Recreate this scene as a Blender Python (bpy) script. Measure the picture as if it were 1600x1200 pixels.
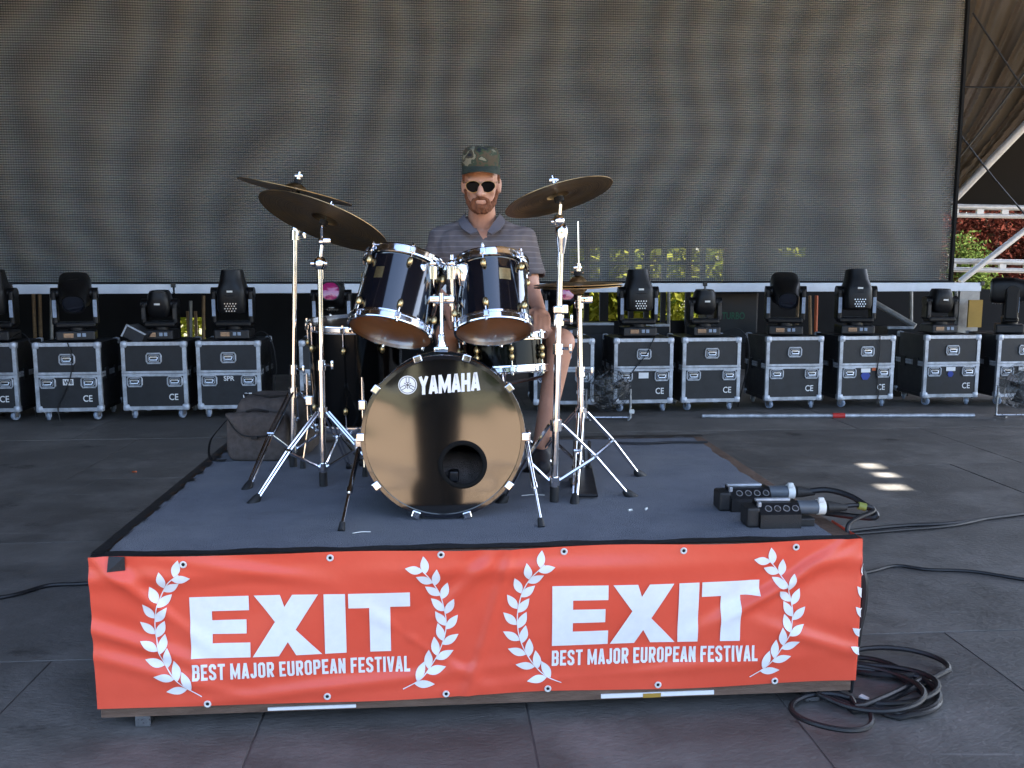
import bpy, bmesh, math, random
import numpy as np
from mathutils import Vector, Matrix, Euler, noise as mnoise
random.seed(7); rng = np.random.default_rng(7)
R = math.radians; PI = math.pi
for o in list(bpy.data.objects): bpy.data.objects.remove(o)
scene = bpy.context.scene; COL = scene.collection

# ------------------------------------------------------------------ camera, sky, sun, exposure
FPX, CAMH, PITCH = 1411.0, 1.43, math.atan(183 / 1411)
cam = bpy.data.cameras.new('camera'); cam.sensor_width = 36; cam.lens = FPX / 1600 * 36
cam.clip_start = .05; cam.clip_end = 2000
camo = bpy.data.objects.new('camera', cam); COL.objects.link(camo)
camo.location = (0, 0, CAMH); camo.rotation_euler = (PI / 2 - PITCH, 0, 0); scene.camera = camo
SUN = Vector((.56, .14, .80)).normalized()
w = bpy.data.worlds.new('World'); scene.world = w; w.use_nodes = True
nt = w.node_tree; sky = nt.nodes.new('ShaderNodeTexSky'); sky.sky_type = 'NISHITA'; sky.sun_disc = False
sky.sun_elevation = math.asin(SUN.z); sky.sun_rotation = math.atan2(SUN.x, SUN.y)
bg = nt.nodes['Background']; nt.links.new(sky.outputs[0], bg.inputs[0]); bg.inputs[1].default_value = .13; sky.air_density = .85; sky.dust_density = 1.9; sky.ozone_density = .8
sl = bpy.data.lights.new('sun', 'SUN'); sl.energy = 4.5; sl.angle = R(.53); sl.color = (1, .95, .87)
slo = bpy.data.objects.new('sun', sl); COL.objects.link(slo); slo.location = (6, 4, 20)
slo.rotation_euler = (-SUN).to_track_quat('-Z', 'Y').to_euler()
vs = scene.view_settings; vs.view_transform = 'Standard'; vs.look = 'None'; vs.exposure = 2.8; vs.gamma = 1; vs.use_curve_mapping = False
scene.cycles.use_denoising = True; scene.cycles.max_bounces = 8; scene.cycles.transparent_max_bounces = 12
scene.cycles.sample_clamp_indirect = 6; scene.cycles.caustics_reflective = False; scene.cycles.caustics_refractive = False

# ------------------------------------------------------------------ measuring helpers (pixels of the photograph -> metres)
cp, sp = math.cos(PITCH), math.sin(PITCH)
def ray(x, y):
    a, b = (x - 800) / FPX, (600 - y) / FPX
    return Vector((a, cp + b * sp, -sp + b * cp))
FZ = -.035                                                        # stage floor level; heights under .3 are taken from the floor
def G(x, y, z):
    z = z + FZ if z < .3 else z; d = ray(x, y); t = (z - CAMH) / d.z; return Vector((d.x * t, d.y * t, z))
def P(x, y, Y):
    d = ray(x, y); t = Y / d.y; return Vector((d.x * t, Y, CAMH + d.z * t))
def onplane(x, y, o, n):
    d = ray(x, y); c = Vector((0, 0, CAMH)); t = (o - c).dot(n) / d.dot(n); return c + d * t

# ------------------------------------------------------------------ mesh helpers
def basis(ax):
    z = Vector(ax).normalized(); h = Vector((0, 0, 1)) if abs(z.z) < .9 else Vector((0, 1, 0))
    x = h.cross(z).normalized(); return x, z.cross(x), z
class MB:
    def __init__(s): s.v = []; s.f = []; s.sm = []
    def add(s, vs, fs, sm=False):
        n = len(s.v); s.v += [tuple(v) for v in vs]; s.f += [tuple(i + n for i in f) for f in fs]; s.sm += [sm] * len(fs); return s
    def box(s, c, d, rot=None, ch=0):
        c = Vector(c); hx, hy, hz = d[0] / 2, d[1] / 2, d[2] / 2
        if ch <= 0:
            vs = [Vector((a * hx, b * hy, e * hz)) for a in (-1, 1) for b in (-1, 1) for e in (-1, 1)]
            fs = [(0, 1, 3, 2), (4, 6, 7, 5), (0, 4, 5, 1), (2, 3, 7, 6), (0, 2, 6, 4), (1, 5, 7, 3)]
        else:
            bm = bmesh.new(); bmesh.ops.create_cube(bm, size=1)
            for v in bm.verts: v.co = Vector((v.co.x * d[0], v.co.y * d[1], v.co.z * d[2]))
            bmesh.ops.bevel(bm, geom=bm.edges[:], offset=ch, segments=2, affect='EDGES', profile=.5)
            bm.verts.index_update(); vs = [v.co.copy() for v in bm.verts]; fs = [[v.index for v in f.verts] for f in bm.faces]; bm.free()
        if rot is not None: vs = [rot @ v for v in vs]
        return s.add([v + c for v in vs], fs)
    def lathe(s, prof, o=(0, 0, 0), ax=(0, 0, 1), n=24, sx=1, sy=1, sm=True, closed=False, caps=True):
        x, y, z = basis(ax); o = Vector(o); vs = []; fs = []; m = len(prof)
        for r, h in prof:
            for k in range(n):
                a = 2 * PI * k / n; vs.append(o + x * (r * math.cos(a) * sx) + y * (r * math.sin(a) * sy) + z * h)
        for i in range(m if closed else m - 1):
            j = (i + 1) % m
            for k in range(n):
                fs.append((i * n + k, i * n + (k + 1) % n, j * n + (k + 1) % n, j * n + k))
        if not closed and caps:
            if prof[0][0] > 1e-6: fs.append(tuple(range(n))[::-1])
            if prof[-1][0] > 1e-6: fs.append(tuple(range((m - 1) * n, m * n)))
        return s.add(vs, fs, sm)
    def cyl(s, a, b, r0, r1=None, n=12):
        a, b = Vector(a), Vector(b); r1 = r0 if r1 is None else r1
        return s.lathe([(r0, 0), (r1, (b - a).length)], a, b - a, n)
    def cap(s, a, b, r0, r1, n=14):
        a, b = Vector(a), Vector(b); L = (b - a).length
        if L < 1e-5: L = 1e-4; b = a + Vector((0, 0, L))
        pr = [(r0 * math.cos(t), r0 * math.sin(t)) for t in [-PI / 2 + PI / 10 * k for k in range(6)]]
        pr += [(r1 * math.cos(t), L + r1 * math.sin(t)) for t in [PI / 10 * k for k in range(6)]]
        pr[0] = (1e-5, pr[0][1]); pr[-1] = (1e-5, pr[-1][1])
        return s.lathe(pr, a, b - a, n)
    def ell(s, c, r, rot=None, n=16):
        c = Vector(c); vs = []; fs = []; m = n // 2
        for i in range(m + 1):
            t = PI * i / m
            for k in range(n):
                a = 2 * PI * k / n
                v = Vector((r[0] * math.sin(t) * math.cos(a), r[1] * math.sin(t) * math.sin(a), r[2] * math.cos(t)))
                vs.append(c + (rot @ v if rot is not None else v))
        for i in range(m):
            for k in range(n): fs.append((i * n + k, (i + 1) * n + k, (i + 1) * n + (k + 1) % n, i * n + (k + 1) % n))
        return s.add(vs, fs, True)
    def tube(s, pts, r, n=8, closed=False):
        pts = [Vector(p) for p in pts]; m = len(pts); vs = []; fs = []; px = None
        for i, p in enumerate(pts):
            t = (pts[(i + 1) % m] - pts[i - 1]) if closed else (pts[min(i + 1, m - 1)] - pts[max(i - 1, 0)])
            if t.length < 1e-9: t = Vector((0, 0, 1))
            t.normalize()
            if px is None: px = basis(t)[0]
            px = (px - t * px.dot(t)); px = px.normalized() if px.length > 1e-6 else basis(t)[0]
            py = t.cross(px); rr = r[i] if isinstance(r, (list, tuple)) else r
            for k in range(n):
                a = 2 * PI * k / n; vs.append(p + px * (rr * math.cos(a)) + py * (rr * math.sin(a)))
        for i in range(m if closed else m - 1):
            j = (i + 1) % m
            for k in range(n): fs.append((i * n + k, i * n + (k + 1) % n, j * n + (k + 1) % n, j * n + k))
        if not closed: fs += [tuple(range(n))[::-1], tuple(range((m - 1) * n, m * n))]
        return s.add(vs, fs, True)
    def torus(s, c, ax, r, t, n=40, m=8, flat=1.0):
        return s.lathe([(r + t * math.cos(2 * PI * k / m), t * flat * math.sin(2 * PI * k / m)) for k in range(m)], c, ax, n, closed=True)
    def mesh(s, name):
        me = bpy.data.meshes.new(name); me.from_pydata(s.v, [], s.f); me.polygons.foreach_set('use_smooth', s.sm); me.update()
        if any(s.sm): me.set_sharp_from_angle(angle=R(42))
        return me
    def build(s, name, mat, parent=None, local=False):
        if parent is not None and not local:
            r = parent
            while r.parent: r = r.parent
            L = r.location; s.v = [(a - L.x, b - L.y, c - L.z) for a, b, c in s.v]
        return link(name, s.mesh(name), mat, parent)
def link(name, me, mat, parent=None):
    if mat is not None and not me.materials: me.materials.append(mat)
    o = bpy.data.objects.new(name, me); COL.objects.link(o); o.parent = parent; return o
def tag(o, label, cat, group=None, kind=None):
    if label: o['label'] = label
    if cat: o['category'] = cat
    if group: o['group'] = group
    if kind: o['kind'] = kind
    return o
def thing(name, label, cat, loc=(0, 0, 0), rz=0, group=None):
    o = bpy.data.objects.new(name, None); COL.objects.link(o); o.location = loc; o.rotation_euler = (0, 0, rz)
    o.empty_display_size = .1; return tag(o, label, cat, group)
def copy_tree(o, parent=None):
    c = o.copy(); COL.objects.link(c); c.parent = parent
    for ch in list(o.children): copy_tree(ch, c)
    return c
def struct(o): o['kind'] = 'structure'; return o
def lerp(a, b, t): return a + (b - a) * t
def smooth_path(pts, n=8):
    pts = [Vector(p) for p in pts]; out = []
    for i in range(len(pts) - 1):
        a, b, c, d = pts[max(i - 1, 0)], pts[i], pts[i + 1], pts[min(i + 2, len(pts) - 1)]
        for k in range(n):
            t = k / n
            out.append(.5 * ((2 * b) + (c - a) * t + (2 * a - 5 * b + 4 * c - d) * t * t + (3 * b - a - 3 * c + d) * t ** 3))
    return out + [pts[-1]]
def temp_eval(me, mods):
    ob = bpy.data.objects.new('tmp', me); COL.objects.link(ob)
    for kind, kw in mods:
        m = ob.modifiers.new('m', kind)
        for k, v in kw.items(): setattr(m, k, v)
    dg = bpy.context.evaluated_depsgraph_get(); dg.update()
    out = bpy.data.meshes.new_from_object(ob.evaluated_get(dg)); bpy.data.objects.remove(ob); return out
def fuse(mb, voxel=.007, smooth=6):
    me = temp_eval(mb.mesh('fuse'), [('REMESH', dict(mode='VOXEL', voxel_size=voxel)), ('SMOOTH', dict(factor=.5, iterations=smooth))])
    me.polygons.foreach_set('use_smooth', [True] * len(me.polygons)); return me
def text_mesh(txt, bold=0.0):
    cu = bpy.data.curves.new('txt', 'FONT'); cu.body = txt; cu.size = 1; cu.offset = bold; cu.resolution_u = 4
    ob = bpy.data.objects.new('txt', cu); COL.objects.link(ob)
    dg = bpy.context.evaluated_depsgraph_get(); dg.update()
    me = bpy.data.meshes.new_from_object(ob.evaluated_get(dg)); bpy.data.objects.remove(ob)
    vs = [Vector((v.co.x, v.co.y)) for v in me.vertices]; fs = [tuple(p.vertices) for p in me.polygons]
    x0, x1 = min(v.x for v in vs), max(v.x for v in vs); y0, y1 = min(v.y for v in vs), max(v.y for v in vs)
    return [((v.x - x0) / (x1 - x0), (v.y - y0) / (y1 - y0)) for v in vs], fs   # normalised to the unit square

def stroke_text(txt, t=.17, wd=.46, gap=.09):
    """heavy condensed capitals drawn as mitred strokes; returns points in the unit square, faces, and a layer number per point"""
    vs, fs, ly = [], [], []; X = 0.0
    for ch in txt:
        if ch == ' ': X += .24; continue
        W = {'M': wd * 1.36, 'I': t, 'J': wd * .85, 'L': wd * .86, 'F': wd * .9, 'E': wd * .9}.get(ch, wd); a = t / 2; c = .08
        D = {'E': [[(W, 1 - a), (a, 1 - a), (a, a), (W, a)], [(t, .5), (W - .05, .5)]], 'F': [[(W, 1 - a), (a, 1 - a), (a, 0)], [(t, .5), (W - .05, .5)]],
             'B': [[(W - a - .05, .52), (W - a, .60), (W - a, 1 - a - c), (W - a - .07, 1 - a), (a, 1 - a), (a, a), (W - a - .07, a), (W - a, a + c), (W - a, .44), (W - a - .05, .52)], [(t, .52), (W - a - .05, .52)]],
             'S': [[(W - a, .70), (W - a, 1 - a - c), (W - a - c, 1 - a), (a + c, 1 - a), (a, 1 - a - c), (a, .66), (a + .05, .57), (W - a - .05, .43), (W - a, .34), (W - a, a + c), (W - a - c, a), (a + c, a), (a, a + c), (a, .30)]],
             'T': [[(0, 1 - a), (W, 1 - a)], [(W / 2, 1 - t), (W / 2, 0)]], 'I': [[(a, 0), (a, 1)]], 'L': [[(a, 1), (a, a), (W, a)]],
             'M': [[(a, 0), (a, 1)], [(W - a, 0), (W - a, 1)], [(a, .93), (W / 2, .22), (W - a, .93)]], 'N': [[(a, 0), (a, 1)], [(W - a, 0), (W - a, 1)], [(a, .94), (W - a, .06)]],
             'A': [[(a * .8, 0), (W / 2 - .02, 1 - a * .3), (W / 2 + .02, 1 - a * .3), (W - a * .8, 0)], [(.13, .26), (W - .13, .26)]], 'V': [[(a * .8, 1), (W / 2 - .02, a * .3), (W / 2 + .02, a * .3), (W - a * .8, 1)]],
             'J': [[(W - a, 1), (W - a, a + c), (W - a - c, a), (a + .05, a), (a, a + c), (a, .30)]], 'U': [[(a, 1), (a, a + c), (a + c, a), (W - a - c, a), (W - a, a + c), (W - a, 1)]],
             'O': [[(W / 2, 1 - a), (a + c, 1 - a), (a, 1 - a - c), (a, a + c), (a + c, a), (W - a - c, a), (W - a, a + c), (W - a, 1 - a - c), (W - a - c, 1 - a), (W / 2, 1 - a)]],
             'R': [[(a, 0), (a, 1 - a), (W - a - .07, 1 - a), (W - a, 1 - a - c), (W - a, .58), (W - a - .06, .49), (t, .49)], [(W * .48, .45), (W - a * .9, 0)]], 'P': [[(a, 0), (a, 1 - a), (W - a - .07, 1 - a), (W - a, 1 - a - c), (W - a, .55), (W - a - .06, .46), (t, .46)]],
             'Y': [[(a * .7, 1), (W / 2, .46), (W - a * .7, 1)], [(W / 2, .46), (W / 2, 0)]], 'H': [[(a, 0), (a, 1)], [(W - a, 0), (W - a, 1)], [(t, .5), (W - t, .5)]]}[ch]
        for k, pl in enumerate(D):
            p = [Vector((x, y)) for x, y in pl]; m_ = len(p); n0 = len(vs)
            for i in range(m_):
                d0 = (p[i] - p[i - 1]).normalized() if i else (p[1] - p[0]).normalized(); d1 = (p[i + 1] - p[i]).normalized() if i < m_ - 1 else d0
                if (p[0] - p[-1]).length < 1e-6 and i in (0, m_ - 1): d0, d1 = (p[-1] - p[-2]).normalized(), (p[1] - p[0]).normalized()
                nn = Vector((-(d0 + d1).y, (d0 + d1).x)).normalized(); q = a / max(.45, nn.dot(Vector((-d0.y, d0.x))))
                for sg in (-1, 1): v = p[i] + nn * q * sg; vs.append((X + v.x, min(1, max(0, v.y)))); ly.append(k)
            fs += [(n0 + 2 * i, n0 + 2 * i + 2, n0 + 2 * i + 3, n0 + 2 * i + 1) for i in range(m_ - 1)]
        X += W + gap
    X -= gap; return [(x / X, y) for x, y in vs], fs, ly

# ------------------------------------------------------------------ materials
def mat(name, col, rough=.5, metal=0, coat=0, var=0, vscale=6, col2=None, bump=0, bscale=60, rvar=0, spec=None, ior=None, sheen=0, stretch=None, rnd=0, detail=4):
    m = bpy.data.materials.new(name); m.use_nodes = True; n = m.node_tree.nodes; L = m.node_tree.links
    b = n['Principled BSDF']; b.inputs['Base Color'].default_value = (*col, 1); b.inputs['Roughness'].default_value = rough
    b.inputs['Metallic'].default_value = metal; b.inputs['Coat Weight'].default_value = coat; b.inputs['Coat Roughness'].default_value = .03
    if spec is not None: b.inputs['Specular IOR Level'].default_value = spec
    if ior: b.inputs['IOR'].default_value = ior
    if sheen: b.inputs['Sheen Weight'].default_value = sheen
    tc = n.new('ShaderNodeTexCoord'); src = tc.outputs['Object']
    if stretch:
        mp = n.new('ShaderNodeMapping'); mp.inputs['Scale'].default_value = stretch; L.new(src, mp.inputs[0]); src = mp.outputs[0]
    if var or rvar or col2:
        nz = n.new('ShaderNodeTexNoise'); nz.inputs['Scale'].default_value = vscale; nz.inputs['Detail'].default_value = detail + 2; nz.inputs['Roughness'].default_value = .65
        L.new(src, nz.inputs['Vector'])
        rp = n.new('ShaderNodeValToRGB'); rp.color_ramp.elements[0].position = .3; rp.color_ramp.elements[1].position = .7
        c2 = col2 or tuple(min(1, c * (1 + var)) for c in col); c1 = col if col2 else tuple(c * (1 - var) for c in col)
        rp.color_ramp.elements[0].color = (*c1, 1); rp.color_ramp.elements[1].color = (*c2, 1)
        L.new(nz.outputs[0], rp.inputs[0]); out = rp.outputs[0]
        if rnd:
            oi = n.new('ShaderNodeObjectInfo'); mr = n.new('ShaderNodeMapRange'); mr.inputs[3].default_value = 1 - rnd; mr.inputs[4].default_value = 1 + rnd
            L.new(oi.outputs['Random'], mr.inputs[0]); vm = n.new('ShaderNodeVectorMath'); vm.operation = 'SCALE'
            L.new(out, vm.inputs[0]); L.new(mr.outputs[0], vm.inputs['Scale']); out = vm.outputs[0]
        L.new(out, b.inputs['Base Color'])
        if rvar:
            mr = n.new('ShaderNodeMapRange'); mr.inputs[1].default_value = .3; mr.inputs[2].default_value = .7
            mr.inputs[3].default_value = max(0, rough - rvar); mr.inputs[4].default_value = min(1, rough + rvar)
            L.new(nz.outputs[0], mr.inputs[0]); L.new(mr.outputs[0], b.inputs['Roughness'])
    if bump:
        nb = n.new('ShaderNodeTexNoise'); nb.inputs['Scale'].default_value = bscale; nb.inputs['Detail'].default_value = 4
        L.new(src, nb.inputs['Vector']); bp = n.new('ShaderNodeBump'); bp.inputs['Strength'].default_value = bump; bp.inputs['Distance'].default_value = .01
        L.new(nb.outputs[0], bp.inputs['Height']); L.new(bp.outputs[0], b.inputs['Normal'])
    return m
def leafmat(name, c1, c2):
    m = bpy.data.materials.new(name); m.use_nodes = True; n = m.node_tree.nodes; L = m.node_tree.links
    for x in list(n): n.remove(x)
    out = n.new('ShaderNodeOutputMaterial'); mx = n.new('ShaderNodeMixShader'); d = n.new('ShaderNodeBsdfDiffuse'); t = n.new('ShaderNodeBsdfTranslucent')
    g = n.new('ShaderNodeNewGeometry'); rp = n.new('ShaderNodeValToRGB'); rp.color_ramp.elements[0].color = (*c1, 1); rp.color_ramp.elements[1].color = (*c2, 1)
    L.new(g.outputs['Random Per Island'], rp.inputs[0]); L.new(rp.outputs[0], d.inputs[0]); L.new(rp.outputs[0], t.inputs[0]); mx.inputs[0].default_value = .45
    L.new(d.outputs[0], mx.inputs[1]); L.new(t.outputs[0], mx.inputs[2]); L.new(mx.outputs[0], out.inputs[0]); return m
M = {}
M['chrome'] = mat('chrome', (.82, .82, .84), .12, 1, rvar=.06, vscale=30, var=.05)
M['steel'] = mat('steel', (.55, .56, .58), .32, 1, var=.15, vscale=40, rvar=.1)
M['gold'] = mat('brass_gold', (.60, .46, .23), .34, 1, var=.25, vscale=60)
M['lacquer'] = mat('black_lacquer', (.004, .005, .009), .12, 0, coat=1, ior=1.6)
M['lacquer2'] = mat('deep_black_lacquer', (.003, .0032, .0035), .12, ior=1.25)
M['cymbal'] = mat('cymbal_bronze', (.36, .235, .11), .38, 1, var=.35, vscale=9, rvar=.1)
m = M['cymbal']; n = m.node_tree.nodes; L = m.node_tree.links; b = n['Principled BSDF']; tc = n.new('ShaderNodeTexCoord'); ln_ = n.new('ShaderNodeVectorMath'); ln_.operation = 'LENGTH'; L.new(tc.outputs['Object'], ln_.inputs[0])
nz = n.new('ShaderNodeTexNoise'); nz.noise_dimensions = '1D'; nz.inputs['Scale'].default_value = 220; nz.inputs['Detail'].default_value = 5; L.new(ln_.outputs['Value'], nz.inputs['W'])   # turned grooves
bp = n.new('ShaderNodeBump'); bp.inputs['Strength'].default_value = .35; bp.inputs['Distance'].default_value = .002; L.new(nz.outputs[0], bp.inputs['Height']); L.new(bp.outputs[0], b.inputs['Normal'])
mx = n.new('ShaderNodeMix'); mx.data_type = 'RGBA'; mx.blend_type = 'MULTIPLY'; mx.inputs[0].default_value = .7; L.new(b.inputs['Base Color'].links[0].from_socket, mx.inputs[6])
mr = n.new('ShaderNodeMapRange'); mr.inputs[1].default_value = .3; mr.inputs[2].default_value = .7; mr.inputs[3].default_value = .45; mr.inputs[4].default_value = 1.3; L.new(nz.outputs[0], mr.inputs[0]); L.new(mr.outputs[0], mx.inputs[7]); L.new(mx.outputs[2], b.inputs['Base Color'])
M['clearhead'] = mat('amber_drum_head', (.32, .135, .04), .35, var=.18, vscale=14, coat=.3)
M['blackhead'] = mat('gloss_black_head', (.006, .006, .006), .065, 0, ior=2.0)
M['ring'] = mat('matt_black_ring', (.006, .006, .006), .8, spec=.15)
M['rubber'] = mat('black_rubber', (.012, .012, .013), .6, bump=.2, bscale=90)
M['black'] = mat('black_plastic', (.005, .005, .006), .42, spec=.3, var=.3, vscale=20, rvar=.1, bump=.05, bscale=200)
M['blackmet'] = mat('black_painted_metal', (.009, .009, .011), .42, var=.3, vscale=12, rvar=.12)
M['white'] = mat('white_print', (.88, .87, .86), .5, var=.04, vscale=30)
M['whitepl'] = mat('white_plastic', (.75, .75, .72), .4, var=.08, vscale=40)
M['alu'] = mat('aluminium_profile', (.46, .485, .53), .45, .45, var=.4, vscale=11, rvar=.12)
M['laminate'] = mat('black_laminate', (.0165, .0165, .019), .5, var=.55, vscale=9, bump=.25, bscale=260, rvar=.12, rnd=.25, detail=8)
M['carpet'] = mat('blue_grey_carpet', (.112, .122, .155), .95, col2=(.155, .166, .20), vscale=7, bump=1, bscale=210, sheen=.15, spec=.1)
M['wood'] = mat('worn_brown_wood', (.10, .058, .038), .7, col2=(.19, .12, .085), vscale=9, bump=.4, bscale=50, stretch=(1, 1, 5))
M['floor'] = mat('scuffed_stage_ply', (.082, .077, .071), .62, col2=(.165, .155, .145), vscale=2.0, spec=.32, bump=.4, bscale=45, rvar=.16, rnd=.13, stretch=(1, 1.8, 1), detail=10)
m = M['floor']; n = m.node_tree.nodes; L = m.node_tree.links; b = n['Principled BSDF']; lk = b.inputs['Base Color'].links[0]; csrc = lk.from_socket
tc = n.new('ShaderNodeTexCoord'); geo = n.new('ShaderNodeNewGeometry')
def fl_layer(prev, scale, stretch, lo, hi, col, rotz):             # scuffs, dust and stains laid over the boards
    mp = n.new('ShaderNodeMapping'); mp.inputs['Scale'].default_value = stretch; mp.inputs['Rotation'].default_value = (0, 0, rotz); L.new(geo.outputs['Position'], mp.inputs[0])
    nz = n.new('ShaderNodeTexNoise'); nz.inputs['Scale'].default_value = scale; nz.inputs['Detail'].default_value = 8; nz.inputs['Roughness'].default_value = .7; L.new(mp.outputs[0], nz.inputs['Vector'])
    rp = n.new('ShaderNodeMapRange'); rp.inputs[1].default_value = lo; rp.inputs[2].default_value = hi; L.new(nz.outputs[0], rp.inputs[0])
    mx = n.new('ShaderNodeMix'); mx.data_type = 'RGBA'; L.new(rp.outputs[0], mx.inputs[0]); L.new(prev, mx.inputs[6]); mx.inputs[7].default_value = (*col, 1); return mx.outputs[2]
q = fl_layer(csrc, 1.1, (1, 1, 1), .50, .78, (.25, .235, .22), 0)
q = fl_layer(q, 3.0, (.35, 6, 1), .62, .74, (.22, .21, .20), .3); q = fl_layer(q, 2.6, (5, .4, 1), .64, .76, (.20, .19, .18), .5)
q = fl_layer(q, 1.7, (1, 1.4, 1), .60, .72, (.028, .026, .025), 1.0); q = fl_layer(q, 38, (1, 1, 1), .66, .78, (.26, .25, .235), 0)
L.new(q, b.inputs['Base Color'])
for nm, lays in (('carpet', ((1.3, (1, 1, 1), .48, .80, (.20, .205, .215), 0), (5, (1, 2.5, 1), .60, .80, (.085, .09, .105), .4), (90, (1, 1, 1), .70, .80, (.30, .30, .30), 0))), ('laminate', ((16, (1, 1, 1), .62, .82, (.055, .054, .055), 0), (9, (7, 1, .6), .66, .76, (.07, .07, .07), .3), (11, (.8, 1, 8), .68, .78, (.06, .06, .06), 0)))):
    m = M[nm]; n = m.node_tree.nodes; L = m.node_tree.links; b = n['Principled BSDF']; geo = n.new('ShaderNodeNewGeometry'); q = b.inputs['Base Color'].links[0].from_socket
    for sc_, stq, lo_, hi_, cl_, rz_ in lays: q = fl_layer(q, sc_, stq, lo_, hi_, cl_, rz_)
    L.new(q, b.inputs['Base Color'])
M['seam'] = mat('light_caught_joint', (.11, .10, .095), .8, var=.3)  # joints coloured paler to stand for the light that seams catch
M['dark'] = mat('dark_base', (.012, .012, .012), .9, var=.3)
M['bag'] = mat('brown_grey_canvas', (.105, .088, .080), .9, var=.25, vscale=30, bump=.7, bscale=300, spec=.2)
M['bagtrim'] = mat('black_webbing', (.014, .013, .013), .8, bump=.3, bscale=200)
M['skin'] = mat('skin', (.55, .27, .175), .5, col2=(.62, .33, .225), vscale=18, bump=.08, bscale=150)
M['beard'] = mat('ginger_beard', (.17, .055, .022), .75, col2=(.30, .105, .04), vscale=60, bump=1, bscale=170, stretch=(2.2, 2.2, .45))
M['visor'] = mat('dark_green_visor', (.012, .022, .017), .85, col2=(.04, .052, .034), vscale=24, bump=.3, bscale=160)
M['lens'] = mat('black_lens', (.0025, .0025, .003), .3, spec=.06)
M['shorts'] = mat('dark_shorts', (.05, .047, .05), .9, var=.25, vscale=15, bump=.4, bscale=120)
M['shoe'] = mat('dark_shoe', (.02, .02, .025), .6, var=.3, vscale=25)
M['darkcloth'] = mat('dark_cloth', (.06, .058, .058), .9, var=.3, vscale=10)
M['drape'] = mat('black_drape', (.006, .006, .007), .95, var=.3, vscale=4)
M['scaf'] = mat('scaffold_grey', (.36, .35, .33), .5, .3, var=.25, vscale=10)
M['truss'] = mat('truss_aluminium', (.66, .63, .60), .45, .3, var=.15, vscale=12)
M['bar'] = mat('pale_aluminium_bar', (.72, .76, .82), .5, .1, var=.08, vscale=5)
M['cable'] = mat('black_cable', (.011, .011, .013), .5, bump=.1, bscale=200)
M['tape'] = mat('black_tape', (.012, .012, .014), .55, bump=.2, bscale=120)
M['sand'] = mat('sandy_ground', (.30, .20, .115), .95, col2=(.38, .265, .16), vscale=.6, bump=.4, bscale=8)
M['turf'] = mat('dry_turf', (.075, .075, .03), .95, col2=(.15, .125, .06), vscale=.25, bump=.5, bscale=6)
M['bark'] = mat('bark', (.09, .06, .04), .9, var=.3, vscale=12, bump=.6, bscale=30)
M['leafg'] = leafmat('green_leaves', (.12, .16, .02), (.44, .44, .07))
M['leafm'] = leafmat('mid_green_leaves', (.03, .06, .015), (.13, .17, .045))
M['leafd'] = leafmat('dark_green_leaves', (.03, .07, .015), (.10, .16, .03))
M['leafr'] = leafmat('red_leaves', (.018, .007, .006), (.15, .042, .03))
M['magenta'] = mat('magenta_lens', (.35, .02, .13), .12, coat=1)
M['glass'] = mat('dark_glass', (.012, .014, .022), .08, coat=1)
M['bluetape'] = mat('blue_tape', (.02, .05, .30), .5)
M['redpl'] = mat('red_plastic', (.55, .03, .025), .5)
M['tan'] = mat('tan_wood', (.26, .17, .09), .7, var=.25, vscale=15)
M['yellow'] = mat('yellow_board', (.42, .25, .04), .6, var=.1)
M['green'] = mat('dark_green_print', (.01, .10, .05), .6)
M['orange'] = mat('orange_plastic', (.6, .12, .03), .5)
M['greyst'] = mat('blue_grey_sticker', (.30, .36, .46), .5, var=.2, vscale=60)
M['conn'] = mat('grey_connector', (.10, .115, .135), .4, var=.2)
M['greencap'] = mat('olive_cable_gland', (.22, .24, .05), .5)

# clear plastic film
m = bpy.data.materials.new('clear_plastic_film'); m.use_nodes = True; n = m.node_tree.nodes; L = m.node_tree.links
for x in list(n): n.remove(x)
out = n.new('ShaderNodeOutputMaterial'); mx = n.new('ShaderNodeMixShader'); tr = n.new('ShaderNodeBsdfTransparent'); gl = n.new('ShaderNodeBsdfGlossy')
gl.inputs['Roughness'].default_value = .22; gl.inputs[0].default_value = (.8, .8, .8, 1); tr.inputs[0].default_value = (.86, .87, .88, 1)
nz = n.new('ShaderNodeTexNoise'); nz.inputs['Scale'].default_value = 14; nz.inputs['Detail'].default_value = 5; tc = n.new('ShaderNodeTexCoord'); L.new(tc.outputs['Object'], nz.inputs[0])
bp = n.new('ShaderNodeBump'); bp.inputs['Strength'].default_value = 1; bp.inputs['Distance'].default_value = .04; L.new(nz.outputs[0], bp.inputs['Height']); L.new(bp.outputs[0], gl.inputs['Normal'])
mx.inputs[0].default_value = .055; L.new(tr.outputs[0], mx.inputs[1]); L.new(gl.outputs[0], mx.inputs[2]); L.new(mx.outputs[0], out.inputs[0]); M['film'] = m

# red vinyl
M['vinyl'] = mat('red_vinyl', (.82, .092, .048), .34, col2=(.88, .112, .060), vscale=3, bump=.35, bscale=7, spec=.5)
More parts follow.
